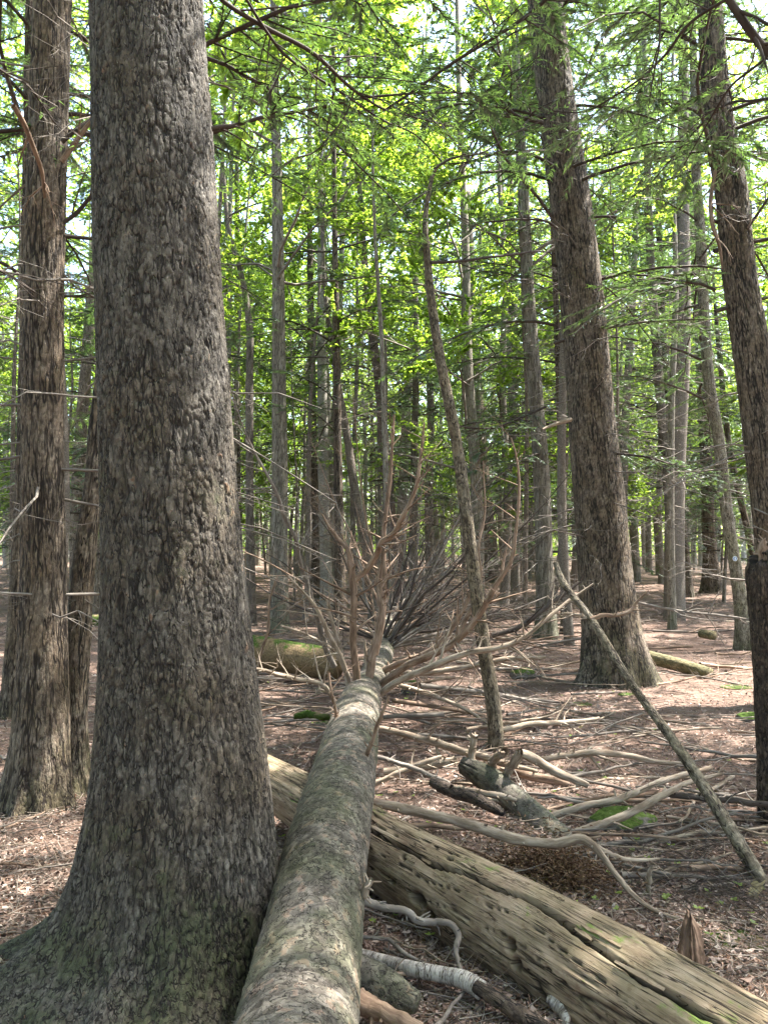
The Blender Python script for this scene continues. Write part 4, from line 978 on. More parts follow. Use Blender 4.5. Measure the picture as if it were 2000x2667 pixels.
rock('mossy_rock', 'small mossy stone on the litter left of the large hemlock base', 1365, 1768, .16, 5, 'mossrock', sq=.6)
rock('small_stone', 'small bare grey stone among sticks below the mossy one', 1075, 1808, .13, 8, 'mossrock', sq=.8)
rock('flat_stone', 'flat pale stone on the ground in front of the dark stump', 1975, 1880, .17, 6, 'mossrock', sq=.3)
for i, (px, py, s, lb) in enumerate([(1515, 1838, .12, 'bright green moss patch on the floor below the large hemlock'),                                      (1640, 1812, .12, 'moss patch at the foot of the large hemlock'), (1925, 1795, .18, 'wide low moss patch near the dark jagged stump'),
                                     (843, 1885, .10, 'mossy tuft beside the fallen spruce on its left'), (1185, 2650, .10, 'pale green lichen clump below the white birch branch'),
                                     (1930, 2470, .12, 'moss cushion at the right edge behind the bark shard')]):
    rock('moss_patch', lb, px, py, s, 20 + i, 'moss', 'moss', .10)
def sticklog(name, label, cat, rows, mat, tw=0, tl=(.1, .4), seed=0, sides=10, K=30, sub=2):
    c = pix(rows); root = link(name, limb_mesh(rows, tw, tl, seed, sub, sides, .2 + .6 * ((seed * 37) % 10) / 10, K), M[mat], label=label, cat=cat); return root
log_thing('sawn_log', 'short sawn log chunk lying beyond the leaning pole', 'log', [(1826, 1650, 12.6, 22), (1856, 1655, 12.3, 24)], 'mosslog', 24, 24)
log_thing('mossy_log', 'low mossy rotting log on the ground right of the large hemlock', 'log', [(1690, 1712, 10.6, 34), (1760, 1730, 10.2, 36), (1845, 1757, 9.7, 36)], 'mosslog', 30, 60, 'rotten', .8, 4)
log_thing('mossy_log', 'narrow mossy log behind the left hemlock, seen past the huge trunk', 'log', [(200, 1612, 16, 20), (245, 1618, 16, 34), (300, 1620, 16, 36)], 'moss', 20, 30, 'plain')
log_thing('buried_log', 'grey barked log end half buried beside the fallen spruce', 'log', [(900, 2540, 2.62, 120), (1000, 2575, 2.56, 100), (1085, 2615, 2.5, 50)], 'log', 60, 90, 'flaky', .8, 17)
sticklog('fallen_branch', 'smooth thick barkless branch poking out at the bottom beside the fallen spruce', 'branch', [(925, 2595, 2.45, 56), (1000, 2640, 2.38, 52), (1120, 2710, 2.25, 48)], 'deadred', 0, seed=2, sides=16)
# white birch branch, dark beyond its break
bb = link('birch_branch', None, label='white birch branch turning dark where it is broken, near the bottom', cat='branch', loc=P(1200, 2545, 2.75))
child(bb, 'white_bark', bark_tube('white_bark', pix([(935, 2488, 2.95, 34), (1010, 2508, 2.88, 36), (1080, 2525, 2.8, 38), (1160, 2540, 2.75, 40), (1215, 2555, 2.7, 46), (1255, 2580, 2.66, 48)]), 26, 120, None, 'plain', 1, 3, ref=(0, 0, 1)), 'birchnear')
child(bb, 'dark_bark', bark_tube('dark_bark', pix([(1240, 2570, 2.66, 36), (1290, 2600, 2.6, 38), (1360, 2645, 2.52, 44), (1450, 2705, 2.4, 46)]), 26, 80, None, 'flaky', .4, 5, ref=(0, 0, 1)), 'snag')
sticklog('fallen_branch', 'crooked grey branch hooking down onto the white birch branch', 'branch', [(950, 2345, 3.0, 22), (1000, 2365, 3.0, 20), (1062, 2376, 3.0, 19), (1090, 2397, 3.0, 18), (1130, 2400, 3.0, 17), (1169, 2402, 2.98, 17), (1194, 2430, 2.95, 17), (1188, 2480, 2.88, 15), (1202, 2534, 2.78, 13)], 'greytwig', 2, (.03, .07), 31, 12, 60)
sticklog('fallen_branch', 'thin grey twig between the crooked branch and the birch branch', 'branch', [(945, 2440, 3.0, 9), (1010, 2450, 2.98, 10), (1050, 2480, 2.92, 11), (1095, 2505, 2.85, 8)], 'greytwig', 2, (.05, .14), 32, 8, 30)
sticklog('fallen_branch', 'long smooth pale branch resting on the rotten log and forking right', 'branch', [(968, 2092, 4.0, 26), (1050, 2105, 3.95, 25), (1120, 2123, 3.9, 26), (1241, 2153, 3.8, 27), (1362, 2189, 3.7, 27), (1452, 2198, 3.65, 25), (1524, 2189, 3.62, 24), (1554, 2213, 3.6, 18), (1603, 2279, 3.5, 16), (1663, 2346, 3.4, 14), (1711, 2376, 3.36, 11), (1790, 2400, 3.3, 6)], 'dead', 0, seed=3, sides=14, K=90)
sticklog('fallen_branch', 'side fork of the long pale branch reaching to the right', 'branch', [(1540, 2196, 3.62, 15), (1603, 2231, 3.6, 13), (1650, 2240, 3.6, 11), (1717, 2237, 3.6, 6)], 'dead', 2, (.1, .3), 34)
sticklog('fallen_branch', 'blackened half rotten branch with a charred end behind the pale branch', 'branch', [(1121, 2034, 4.75, 26), (1160, 2052, 4.7, 32), (1230, 2075, 4.6, 34), (1290, 2105, 4.5, 28), (1312, 2118, 4.45, 14)], 'snag', 0, seed=5, sides=14, K=40)
sticklog('fallen_branch', 'thin tan branch lying along the blackened one', 'branch', [(1180, 2048, 4.65, 10), (1240, 2062, 4.6, 14), (1300, 2072, 4.55, 15), (1345, 2085, 4.5, 10)], 'dead', 0, seed=6)
sticklog('fallen_branch', 'long knobbly branch rising to the right over the mossy stone', 'branch', [(1460, 2180, 4.3, 20), (1540, 2155, 4.3, 22), (1603, 2135, 4.3, 22), (1670, 2105, 4.35, 20), (1723, 2072, 4.4, 18), (1790, 2040, 4.5, 14), (1880, 2015, 4.6, 9)], 'dead', 8, (.05, .2), 36, 10, 60)
sticklog('fallen_branch', 'pale and dark branch just above the knobbly one', 'branch', [(1425, 2128, 4.7, 17), (1500, 2105, 4.7, 19), (1579, 2090, 4.7, 18), (1660, 2062, 4.8, 17), (1735, 2030, 4.9, 15), (1850, 2000, 5.0, 12)], 'dead', 5, (.06, .3), 37, 10, 50)
sticklog('fallen_branch', 'dark smooth stick running out to the right edge', 'branch', [(1728, 2066, 4.5, 16), (1800, 2076, 4.5, 16), (1900, 2085, 4.45, 15), (2040, 2096, 4.4, 13)], 'twig', 2, (.1, .3), 38)
sticklog('fallen_branch', 'long gently arching branch crossing behind the leaning pole', 'branch', [(1410, 1978, 5.6, 15), (1480, 1966, 5.6, 17), (1542, 1961, 5.6, 18), (1620, 1968, 5.6, 16), (1700, 1982, 5.5, 13), (1790, 1990, 5.5, 9)], 'dead', 5, (.1, .4), 39, 10, 40)
sticklog('fallen_branch', 'long straight branch sloping right past the foot of the sapling', 'branch', [(965, 1895, 6.0, 16), (1030, 1906, 5.9, 17), (1120, 1930, 5.8, 20), (1200, 1955, 5.6, 20), (1260, 1968, 5.5, 19), (1320, 1990, 5.4, 16), (1400, 2010, 5.3, 8)], 'dead', 4, (.1, .3), 40, 12, 40)
sticklog('fallen_branch', 'thick brown branch lying flat beyond the decayed log stubs', 'branch', [(1240, 2004, 5.5, 20), (1330, 2008, 5.45, 22), (1400, 2024, 5.4, 24), (1480, 2045, 5.3, 18)], 'deadred', 3, (.1, .3), 41, 12, 40)
sticklog('fallen_branch', 'grey branch leaning over the decayed log from the left', 'branch', [(968, 2045, 5.0, 16), (1030, 2018, 5.0, 15), (1090, 1990, 5.0, 14), (1150, 1972, 5.0, 10)], 'dead', 3, (.05, .2), 42)
sticklog('fallen_branch', 'short thick stick ending against the decayed log', 'branch', [(1000, 2010, 5.3, 18), (1080, 1998, 5.3, 22), (1150, 1985, 5.3, 22), (1185, 1975, 5.3, 14)], 'dead', 2, (.05, .2), 43)
sticklog('fallen_branch', 'pale stick sloping down just right of the fallen spruce', 'branch', [(965, 1970, 5.0, 12), (1030, 1985, 4.95, 12), (1100, 2010, 4.85, 12), (1170, 2040, 4.8, 8)], 'greytwig', 2, (.05, .2), 44)
sticklog('fallen_branch', 'bright thin branches stretching across behind the leaning pole', 'branch', [(1655, 1568, 8.5, 7), (1720, 1582, 8.5, 8), (1800, 1595, 8.4, 8), (1880, 1602, 8.3, 7), (1960, 1615, 8.2, 5)], 'greytwig', 10, (.2, .8), 45, 6, 40)
sticklog('fallen_branch', 'dark lichened branch propped from the fallen crown towards the large hemlock', 'branch', [(1280, 1655, 7.6, 14), (1340, 1640, 7.6, 14), (1400, 1600, 7.6, 13), (1450, 1560, 7.7, 11), (1510, 1515, 7.8, 7)], 'twig', 10, (.1, .5), 46, 8, 40)
sticklog('fallen_branch', 'weathered wavy branch on the floor far right of the fallen crown', 'branch', [(1300, 1900, 6.4, 14), (1400, 1885, 6.5, 14), (1480, 1880, 6.6, 12), (1560, 1870, 6.7, 8)], 'dead', 5, (.1, .4), 47)
sticklog('mossy_branch', 'moss covered stick on the ground left of the fallen spruce', 'branch', [(765, 1866, 6.2, 16), (800, 1862, 6.2, 18), (840, 1866, 6.1, 17), (890, 1872, 6.1, 10)], 'moss', 0, seed=48)
sticklog('fallen_branch', 'forked pale dead stick lying at the left behind the hemlock roots', 'branch', [(205, 1990, 6.0, 14), (232, 1975, 6.1, 14), (262, 1955, 6.2, 12)], 'dead', 3, (.1, .3), 49)
sticklog('fallen_branch', 'forked branch rising from the mossy log edge beside the huge trunk', 'branch', [(662, 1800, 6.3, 8), (680, 1700, 6.3, 8), (700, 1640, 6.3, 7), (704, 1560, 6.3, 6), (722, 1500, 6.3, 4)], 'deadred', 5, (.1, .4), 50)
sticklog('fallen_branch', 'upright pale broken stick among twigs right of the long pale branch', 'branch', [(1690, 2335, 3.6, 10), (1688, 2290, 3.6, 12), (1698, 2250, 3.6, 11)], 'dead', 0, seed=51)

# curled shard of bark standing beyond the rotten log
def shard():
    rg = np.random.default_rng(2); nu, nv = 30, 40; u_, v_ = np.meshgrid(np.linspace(0, 1, nu), np.linspace(0, 1, nv))
    base = np.array(P(1815, 2530, 2.75)); 
    wdt = .11 * (1 - v_ ** 2.0) ** .9 * (1 + .2 * (vnoise(np.stack([u_ * 4, v_ * 9, u_ * 0], -1), 3) - .5)) + .002
    x = (u_ - .35) * wdt * 1.0 + .035 * v_ - .02; z = v_ * .16 + .05 * (vnoise(np.stack([u_ * 14, v_ * 0, u_ * 0], -1), 6) - .5) * (v_ > 0); y = .10 * (u_ - .5) ** 2 + .05 * v_ + .01 * (fbm(np.stack([u_ * 6, v_ * 9, u_ * 0], -1), 3, 9) - .5)
    f = np.stack([x, y, z], -1).reshape(-1, 3); bk = f + [0, .008, 0]; k = nu * nv
    i = (np.arange(nv - 1)[:, None] * nu + np.arange(nu - 1)[None]).ravel(); q = np.stack([i, i + 1, i + nu + 1, i + nu], -1)
    rim = np.r_[np.arange(nu - 1), np.arange(nv - 1) * nu + nu - 1, (nu * nv - 1) - np.arange(nu - 1), (nv - 1 - np.arange(nv - 1)) * nu]
    r2 = np.r_[rim[1:], rim[:1]]
    V = np.vstack([f, bk]); Fs = np.vstack([q, q[:, ::-1] + k, np.stack([r2, rim, rim + k, r2 + k], -1)])
    link('bark_shard', mesh('bark_shard', V, Fs, {'bco': V * [1, 1, .5], 'hgt': np.ones(len(V)), 'rnd': np.full(len(V), .9)}), simple_mat('shard_brown', [(0, (.045, .028, .020)), (.5, (.10, .065, .046)), (1, (.17, .12, .09))], 18, .85, .004, rw=.1),
         label='curled reddish brown shard of bark standing behind the rotten log', cat='bark', loc=base, rot=(0, 0, .25))
shard()
# pale torn bark scrap in the shade under the log
def scrap():
    c = pix([(1425, 2600, 2.6, 22), (1450, 2615, 2.58, 34), (1470, 2650, 2.53, 26), (1478, 2690, 2.5, 10)])
    link('bark_scrap', bark_tube('bark_scrap', c, 20, 50, None, 'flaky', 1.4, 6, ref=(0, 0, 1)), M['birchnear'], label='ragged whitish bark scrap in the shade under the rotten log', cat='bark')
scrap()

# ------------------------------------------------------------------ overhanging branches with needles
def over(label, rows, seed, nk, ll, leafy=0, mat='twig', kn=10, flat=.6, grav=-.08, name='hemlock_branch', parent=None, sub=4):
    c = spline(pix(rows), 34); rg = np.random.default_rng(seed); p, r = c[None, :, :3], c[None, :, 3]
    c1, r1 = kids(p, r, nk, (.08, 1), ll, (.5, 1.1), .09, grav, 7, .5, flat, rg, .35, .0016)
    c2, r2 = kids(c1, r1, sub, (.15, 1), (ll[0] * .25, ll[1] * .45), (.5, 1.1), .10, grav * .8, 5, .55, flat, rg, .4, .0010)
    me = mesh('wood', *joinm([tubes(p, r, 8), tubes(c1, r1, 5), tubes(c2, r2, 3)]))
    root = link(name, None, label=label, cat='branch', loc=c[0][:3]); child(root, 'wood', me, mat)
    if leafy:
        sel = rg.random(len(c2)) < .8
        fo = joinm([blades(c2[sel], leafy, (.03, .055), (.009, .014), (.6, 1.1), rg, .25, .1)])
        o = child(root, 'needles', mesh('needles', *fo, smooth=False), 'hleaf'); o['kind'] = 'stuff'
    return root
over('thick dark branch sloping from the top edge across the centre', [(560, -25, 3.6, 12), (579, 0, 3.7, 12), (693, 72, 3.9, 12), (808, 133, 4.1, 11), (922, 235, 4.4, 8), (1000, 285, 4.6, 6), (1080, 305, 4.8, 4), (1180, 330, 5.0, 3)], 1, 13, (.4, 1.1), 14)
over('second dark branch just below the thick one at the top', [(625, -30, 3.7, 8), (680, 60, 3.85, 8), (738, 139, 4.0, 8), (800, 185, 4.15, 7), (898, 247, 4.4, 6), (1000, 315, 4.7, 5), (1080, 350, 4.9, 4), (1150, 420, 5.1, 3)], 2, 13, (.4, 1.2), 14)
over('hanging twig falling left from the second top branch', [(738, 139, 4.0, 5), (725, 200, 4.0, 4), (706, 240, 4.0, 4), (690, 320, 4.0, 3), (660, 400, 4.0, 3), (600, 470, 4.0, 2)], 3, 6, (.2, .5), 8)
over('long thin twig curving down from the thick top branch towards the huge trunk', [(922, 237, 4.4, 5), (900, 300, 4.4, 4), (862, 350, 4.4, 4), (825, 392, 4.4, 4), (760, 415, 4.3, 3), (663, 506, 4.2, 3), (590, 572, 4.1, 2)], 4, 8, (.2, .6), 10)
over('dark branch rising to the right into the top of the large hemlock', [(1000, 288, 4.7, 6), (1080, 235, 4.6, 7), (1180, 163, 4.5, 8), (1259, 115, 4.4, 8), (1330, 70, 4.3, 9), (1386, 30, 4.2, 10), (1440, -20, 4.1, 11)], 5, 14, (.3, 1.0), 16)
over('long dark branch curving down from the top right to the hemlock', [(1920, -20, 3.8, 8), (1784, 72, 4.0, 8), (1735, 139, 4.1, 7), (1687, 187, 4.2, 6), (1604, 247, 4.4, 5), (1525, 290, 4.5, 4), (1440, 290, 4.6, 3)], 6, 14, (.3, 1.0), 18)
over('thick dark bough at the top right corner', [(1880, -30, 3.2, 20), (1898, 0, 3.2, 20), (1934, 54, 3.2, 21), (1975, 110, 3.2, 22), (2010, 150, 3.2, 24)], 7, 4, (.3, .7), 12)
over('thin branch falling left from the thick bough at the right edge', [(2005, 145, 3.3, 8), (1950, 185, 3.4, 7), (1904, 223, 3.5, 6), (1860, 290, 3.6, 5), (1832, 338, 3.7, 4), (1780, 430, 3.8, 3)], 8, 10, (.2, .7), 18)
over('hanging bare vertical twig at the top between the two right trunks', [(1717, -20, 3.9, 7), (1717, 60, 3.9, 6), (1716, 120, 3.9, 5), (1700, 200, 3.95, 4), (1688, 280, 4.0, 2)], 9, 6, (.1, .4), 10)
over('needle covered spray crossing the right hand trunks', [(2040, 250, 3.8, 8), (1960, 262, 4.0, 7), (1900, 268, 4.2, 6), (1820, 330, 4.5, 5), (1760, 400, 4.8, 4), (1700, 470, 5.0, 3)], 10, 16, (.3, .9), 22)
over('bare arching twigs at the upper left edge beside the left hemlock', [(-30, 160, 4.0, 6), (30, 200, 4.2, 6), (80, 230, 4.5, 5), (150, 330, 4.7, 4)], 11, 9, (.3, 1.0), 4)
over('bare forked branch low at the left edge beside the hemlock', [(-30, 690, 4.2, 6), (30, 720, 4.4, 6), (90, 760, 4.7, 6)], 12, 7, (.3, 1.0), 0)
over('broken crooked branch stub hanging in front of the left hemlock', [(36, 275, 4.2, 14), (62, 320, 4.3, 14), (90, 390, 4.4, 13), (108, 440, 4.5, 12), (118, 515, 4.6, 9)], 13, 4, (.1, .4), 0, mat='deadred')
over('branch bending up right from the left hemlock behind the huge trunk', [(160, 420, 5.0, 16), (180, 395, 5.0, 15), (205, 360, 5.0, 13), (235, 320, 5.0, 11), (280, 290, 5.0, 9)], 14, 3, (.2, .6), 0, mat='deadred')
over('second upward branch from the left hemlock above the first', [(162, 370, 5.0, 13), (190, 345, 5.0, 12), (240, 310, 5.1, 10), (300, 280, 5.1, 8)], 15, 3, (.2, .6), 0, mat='twig')
over('curved branch sweeping up right from the left hemlock, lower down', [(166, 580, 5.0, 11), (200, 555, 5.0, 11), (235, 515, 5.0, 10), (280, 470, 5.0, 8)], 16, 3, (.2, .6), 0, mat='twig')
over('short dark stub on the right side of the huge trunk', [(552, 336, 3.0, 13), (580, 330, 3.0, 12), (604, 328, 3.0, 11), (614, 322, 3.0, 4)], 17, 2, (.05, .2), 0)
over('long bare branch reaching right from the leaning sapling', [(1121, 684, 6.5, 9), (1193, 681, 6.6, 8), (1270, 670, 6.8, 7), (1338, 663, 7.0, 6), (1390, 655, 7.2, 5), (1434, 657, 7.4, 3)], 18, 12, (.2, .9), 0)
over('upper side twigs of the sapling reaching right', [(1130, 440, 6.5, 6), (1169, 416, 6.5, 6), (1250, 400, 6.6, 5), (1330, 350, 6.8, 4), (1400, 320, 7.0, 3)], 19, 12, (.3, 1.0), 10)
over('thick crooked branch joining the large hemlock high on its left', [(1410, 318, 9.2, 13), (1385, 312, 9.1, 13), (1340, 300, 8.9, 12), (1312, 272, 8.8, 10), (1298, 235, 8.7, 8), (1312, 170, 8.6, 6), (1280, 120, 8.5, 5)], 20, 12, (.4, 1.4), 16)
over('bare branch from the large hemlock running left below the thick one', [(1440, 432, 9.3, 9), (1390, 405, 9.2, 8), (1320, 395, 9.1, 7), (1230, 420, 9.0, 5), (1130, 430, 8.9, 3)], 21, 12, (.3, 1.2), 14)
over('thin bare branch halfway up the left side of the large hemlock', [(1450, 595, 9.3, 8), (1430, 580, 9.2, 7), (1350, 572, 9.0, 6), (1260, 580, 8.8, 4)], 22, 8, (.2, .8), 6)
over('short dead branch with a broken tip right of the large hemlock', [(1540, 566, 9.3, 7), (1575, 564, 9.2, 7), (1605, 565, 9.1, 5)], 23, 2, (.1, .3), 0)
over('bleached broken branch low on the left of the large hemlock', [(1486, 1092, 9.1, 12), (1450, 1103, 9.0, 10), (1412, 1118, 8.9, 5)], 24, 1, (.1, .2), 0, mat='dead')
over('green spray low in the gap left of the large hemlock', [(1420, 1060, 9.6, 7), (1350, 1090, 9.2, 6), (1280, 1115, 8.8, 5), (1190, 1110, 8.4, 3)], 25, 26, (.3, .8), 30, flat=.85, grav=-.03)
over('green spray hanging before the trunks right of the large hemlock', [(1590, 1180, 9.4, 7), (1680, 1190, 9.2, 6), (1780, 1220, 9.0, 5), (1850, 1240, 8.8, 3)], 26, 26, (.3, .8), 30, flat=.85, grav=-.03)
over('reddish curved dead branch hugging the right edge trunk', [(1862, 445, 8.2, 10), (1850, 520, 8.1, 11), (1856, 590, 8.0, 11), (1872, 640, 8.0, 9), (1880, 700, 8.0, 5)], 27, 4, (.2, .6), 0, mat='deadred')
over('dark branch reaching right from the edge trunk near mid height', [(1940, 600, 8.2, 9), (1970, 560, 8.1, 8), (2010, 500, 8.0, 6)], 28, 5, (.2, .8), 4)

# near broadleaf twigs at the top, left of centre
def leafy_spray():
    rg = np.random.default_rng(77); root = link('maple_branch', None, label='bright green broad leaves hanging at the top right of the huge trunk', cat='branch', loc=P(640, 60, 6.5))
    P0 = [[(520, -40, 6.0, 8), (590, 60, 6.3, 6), (650, 130, 6.6, 4), (700, 220, 6.9, 3)], [(560, -60, 6.5, 8), (700, 20, 7, 6), (800, 60, 7.5, 4), (900, 90, 8, 3)],
          [(540, 60, 6.2, 6), (600, 180, 6.3, 5), (640, 260, 6.4, 3), (680, 300, 6.5, 2)]]
    ps = np.stack([spline(pix(r_), 10) for r_ in P0]); p, r = ps[..., :3], ps[..., 3]
    c1, r1 = kids(p, r, 9, (.1, 1), (.4, 1.0), (.4, 1.1), .12, 0, 6, .5, .6, rg, .3, .0015)
    c2, r2 = kids(c1, r1, 4, (.1, 1), (.15, .4), (.4, 1.1), .12, 0, 4, .5, .6, rg, .3, .001)
    child(root, 'wood', mesh('wood', *joinm([tubes(p, r, 6), tubes(c1, r1, 4), tubes(c2, r2, 3)])), 'twig')
    o = child(root, 'leaves', mesh('leaves', *joinm([blades(c2, 9, (.06, .10), (.05, .085), (.3, 1.5), rg, .5, .4, quad=True, fold=-.08, flat=.5)]), smooth=False), 'mleaf'); o['kind'] = 'stuff'
leafy_spray()

# ------------------------------------------------------------------ litter
def screen_ground(n, rg, x0=-500, x1=2500, y0=1462, y1=2900, pw=1.0):
    px = rg.uniform(x0, x1, n); py = y0 + (y1 - y0) * rg.random(n) ** pw
    u_, v_ = (px - W / 2) / F, -(py - H / 2) / F; c, s = math.cos(PITCH), math.sin(PITCH)
    dx, dy, dz = u_, c - v_ * s, s + v_ * c; t = EYE / np.maximum(-dz, .012)
    for _ in range(4):
        x, y = dx * t, dy * t; t = np.clip((EYE - terrain(x, y)) / np.maximum(-dz, .012), 0, 90)
    x, y = dx * t, dy * t
    return np.stack([x, y, terrain(x, y)], -1), t
def litter_leaves():
    rg = np.random.default_rng(21); n = 78000
    pos, t = screen_ground(n, rg)
    d = norm(np.column_stack([rg.normal(size=(n, 2)), rg.normal(size=n) * .28])); up = norm(np.column_stack([rg.normal(size=(n, 2)) * .35, np.ones(n)]))
    s = norm(np.cross(d, up)); nn = np.cross(s, d); L = (rg.uniform(.013, .040, n) * np.where(rg.random(n) < .12, 1.6, 1) * np.clip(.8 + t * .04, 1, 2.0))[:, None]; w = L * rg.uniform(.3, .75, n)[:, None]
    cu = rg.uniform(-.25, .25, n)[:, None] * L
    pos = pos + np.array([0, 0, 1.]) * rg.uniform(.004, .028, n)[:, None]
    v = np.stack([pos - d * L * .5 - nn * cu, pos + s * w * .5 + nn * cu * .4 - d * L * .05, pos + d * L * .5 - nn * cu, pos - s * w * .5 + nn * cu * .4], 1).reshape(-1, 3)
    m = NT('dead_leaves'); r = m.attr('rnd', 2)
    c = m.ramp(r, [(0, (.055, .035, .026)), (.3, (.15, .097, .075)), (.6, (.26, .18, .145)), (.85, (.37, .28, .235)), (1, (.50, .42, .36))])
    mt = m.fin(m.n('BsdfPrincipled', Base_Color=c, Roughness=.75, **{'Specular_IOR_Level': .3}))
    link('leaf_litter', mesh('leaf_litter', v, np.arange(4 * n).reshape(-1, 4), {'rnd': np.repeat(rg.random(n), 4)}, smooth=False), mt, kind='stuff',
         label='reddish brown fallen leaves covering the forest floor')
litter_leaves()
def litter_twigs():
    rg = np.random.default_rng(22); n = 17000; pos, t = screen_ground(n, rg); K = 4
    a = rg.random(n) * 2 * math.pi; L = rg.uniform(.06, .34, n) * np.clip(.6 + t * .11, .8, 3.0); s = np.linspace(-.5, .5, K)
    bend = rg.normal(size=n) * .12
    x = pos[:, 0, None] + np.cos(a[:, None] + bend[:, None] * s * 2) * s * L[:, None]; y = pos[:, 1, None] + np.sin(a[:, None] + bend[:, None] * s * 2) * s * L[:, None]
    z = terrain(x, y) + rg.uniform(.008, .03, n)[:, None] + rg.normal(size=n)[:, None] * .12 * s * L[:, None]
    r = (rg.uniform(.0011, .0034, n) * np.clip(.7 + t * .07, .8, 2.2))[:, None] * np.linspace(1, .5, K)
    link('twig_litter', mesh('twig_litter', *joinm([tubes(np.stack([x, y, z], -1), r, 3)])), M['paletwig'], kind='stuff', label='fine twigs strewn over the forest floor')
    n = 60000; pos, t = screen_ground(n, rg, pw=1.3)
    d = norm(np.column_stack([rg.normal(size=(n, 2)), rg.normal(size=n) * .2])); sd = norm(np.cross(d, [0, 0, 1.])) * (rg.uniform(.0008, .0022, n) * np.clip(.7 + .08 * t, 1, 3))[:, None]
    L = (rg.uniform(.02, .09, n) * np.clip(.8 + t * .05, 1, 2))[:, None]; pos = pos + np.array([0, 0, 1.]) * rg.uniform(.006, .03, n)[:, None]
    v = np.stack([pos - d * L / 2 - sd, pos - d * L / 2 + sd, pos + d * L / 2], 1).reshape(-1, 3)
    m = NT('dead_needles'); c = m.ramp(m.attr('rnd', 2), [(0, (.06, .03, .02)), (.5, (.20, .11, .075)), (1, (.42, .30, .23))])
    link('needle_litter', mesh('needle_litter', v, np.arange(3 * n).reshape(-1, 3), {'rnd': np.repeat(rg.random(n), 3)}, smooth=False),
         m.fin(m.n('BsdfDiffuse', Color=c)), kind='stuff', label='rusty fallen needles and stalks on the forest floor')
litter_twigs()
# countable sticks: twelve shapes, each stick its own object
STK = []
for i in range(14):
    rg = np.random.default_rng(500 + i); K = 9; s = np.linspace(-.5, .5, K)[:, None]
    p = np.hstack([s, 0 * s, 0 * s]) + np.vstack([[0, 0, 0], np.cumsum(rg.normal(size=(K - 1, 3)) * (.012, .013, .006), 0)]); p[:, 2] -= p[:, 2].min()
    r = np.linspace(1, .35, K) * .0115 * rg.uniform(.55, 1.5)
    parts = [tubes(p[None], r[None], 6)]
    c1, r1 = kids(p[None], r[None], 3 + i % 5, (.2, 1), (.08, .35), (.4, 1.0), .10, 0.01, 5, .5, .75, rg, .3, .002); parts.append(tubes(c1, r1, 4))
    v, f, a = joinm(parts); STK.append([mesh('stick', v, f, a) for _ in range(3)])
    for me, mt in zip(STK[-1], ('dead', 'greytwig', 'deadred')): me.materials.append(M[mt])
rg = np.random.default_rng(33)
zones = [(130, (590, 1560), (1530, 1930), 1.7), (120, (1000, 2080), (1860, 2330), .9), (50, (1350, 2080), (1560, 1800), 1.5), (25, (-60, 300), (1560, 2000), 1.0), (22, (600, 900), (1560, 1900), 1.0), (12, (-50, 260), (2130, 2350), .35), (12, (960, 1250), (2420, 2640), .35)]
LAB = {0: ('dead stick in the tangle below the fallen crown', 'sticks tangled below the fallen crown'), 1: ('dead stick strewn on the litter right of the rotten log', 'sticks right of the rotten log'),
       2: ('dead stick on the far floor near the large hemlock', 'sticks near the large hemlock'), 3: ('dead stick on the floor behind the left hemlock', 'sticks behind the left hemlock'),
       4: ('dead stick between the huge trunk and the fallen spruce', 'sticks by the huge trunk'), 5: ('small stick on reddish litter left of the huge roots', 'small sticks left of the huge roots'), 6: ('small stick in the shade below the rotten log', 'small sticks below the rotten log')}
SPOT = [(1070, 1900, 'near the foot of the sapling'), (930, 1700, 'beside the fallen crown'), (1210, 1980, 'by the upper end of the decayed log'), (1420, 2120, 'by the decayed log'), (1480, 2300, 'by the crumbled wood'),
        (1630, 2130, 'around the mossy stone'), (1750, 1950, 'under the leaning pole'), (1930, 2250, 'at the foot of the leaning pole'), (1830, 2400, 'by the bark shard'), (1600, 1770, 'at the large hemlock base'), (1400, 1620, 'between the shaggy trunk and large hemlock'),
        (1250, 1720, 'right of the fallen crown'), (1150, 1820, 'below the fallen crown'), (1300, 1880, 'on the floor right of the sapling'), (1500, 1930, 'on the open floor before the large hemlock'), (1950, 1800, 'by the jagged dark stump'),
        (700, 1700, 'by the mossy log'), (780, 1860, 'by the mossy stick'), (640, 1600, 'behind the mossy log'), (100, 1700, 'behind the left hemlock'), (220, 1850, 'in the gap left of the huge trunk'), (100, 2230, 'on the floor left of the huge roots'),
        (1100, 2500, 'by the white birch branch'), (1850, 1650, 'near the marked tree'), (1960, 2050, 'by the dark smooth stick'), (1150, 2080, 'by the blackened branch'), (1300, 2180, 'under the long pale branch'), (850, 1600, 'left of the fallen crown')]
TONE = {'dead': 'tan', 'greytwig': 'grey', 'deadred': 'reddish brown'}
def stick_label(p, me, s):
    d = p - np.array([0, 0, EYE]); k = F / (d[1] * math.cos(PITCH) + d[2] * math.sin(PITCH))
    px = 1000 + d[0] * k; py = H / 2 - (d[2] * math.cos(PITCH) - d[1] * math.sin(PITCH)) * k
    a = min(SPOT, key=lambda t: (t[0] - px) ** 2 + 3 * (t[1] - py) ** 2)
    tone = [t for t in TONE if me.materials[0] == M[t]][0]
    return '%s %s dead stick %s, %s part' % ('long' if s > 1.1 else 'middling' if s > .6 else 'short', TONE[tone], a[2], 'left' if px < a[0] else 'right')
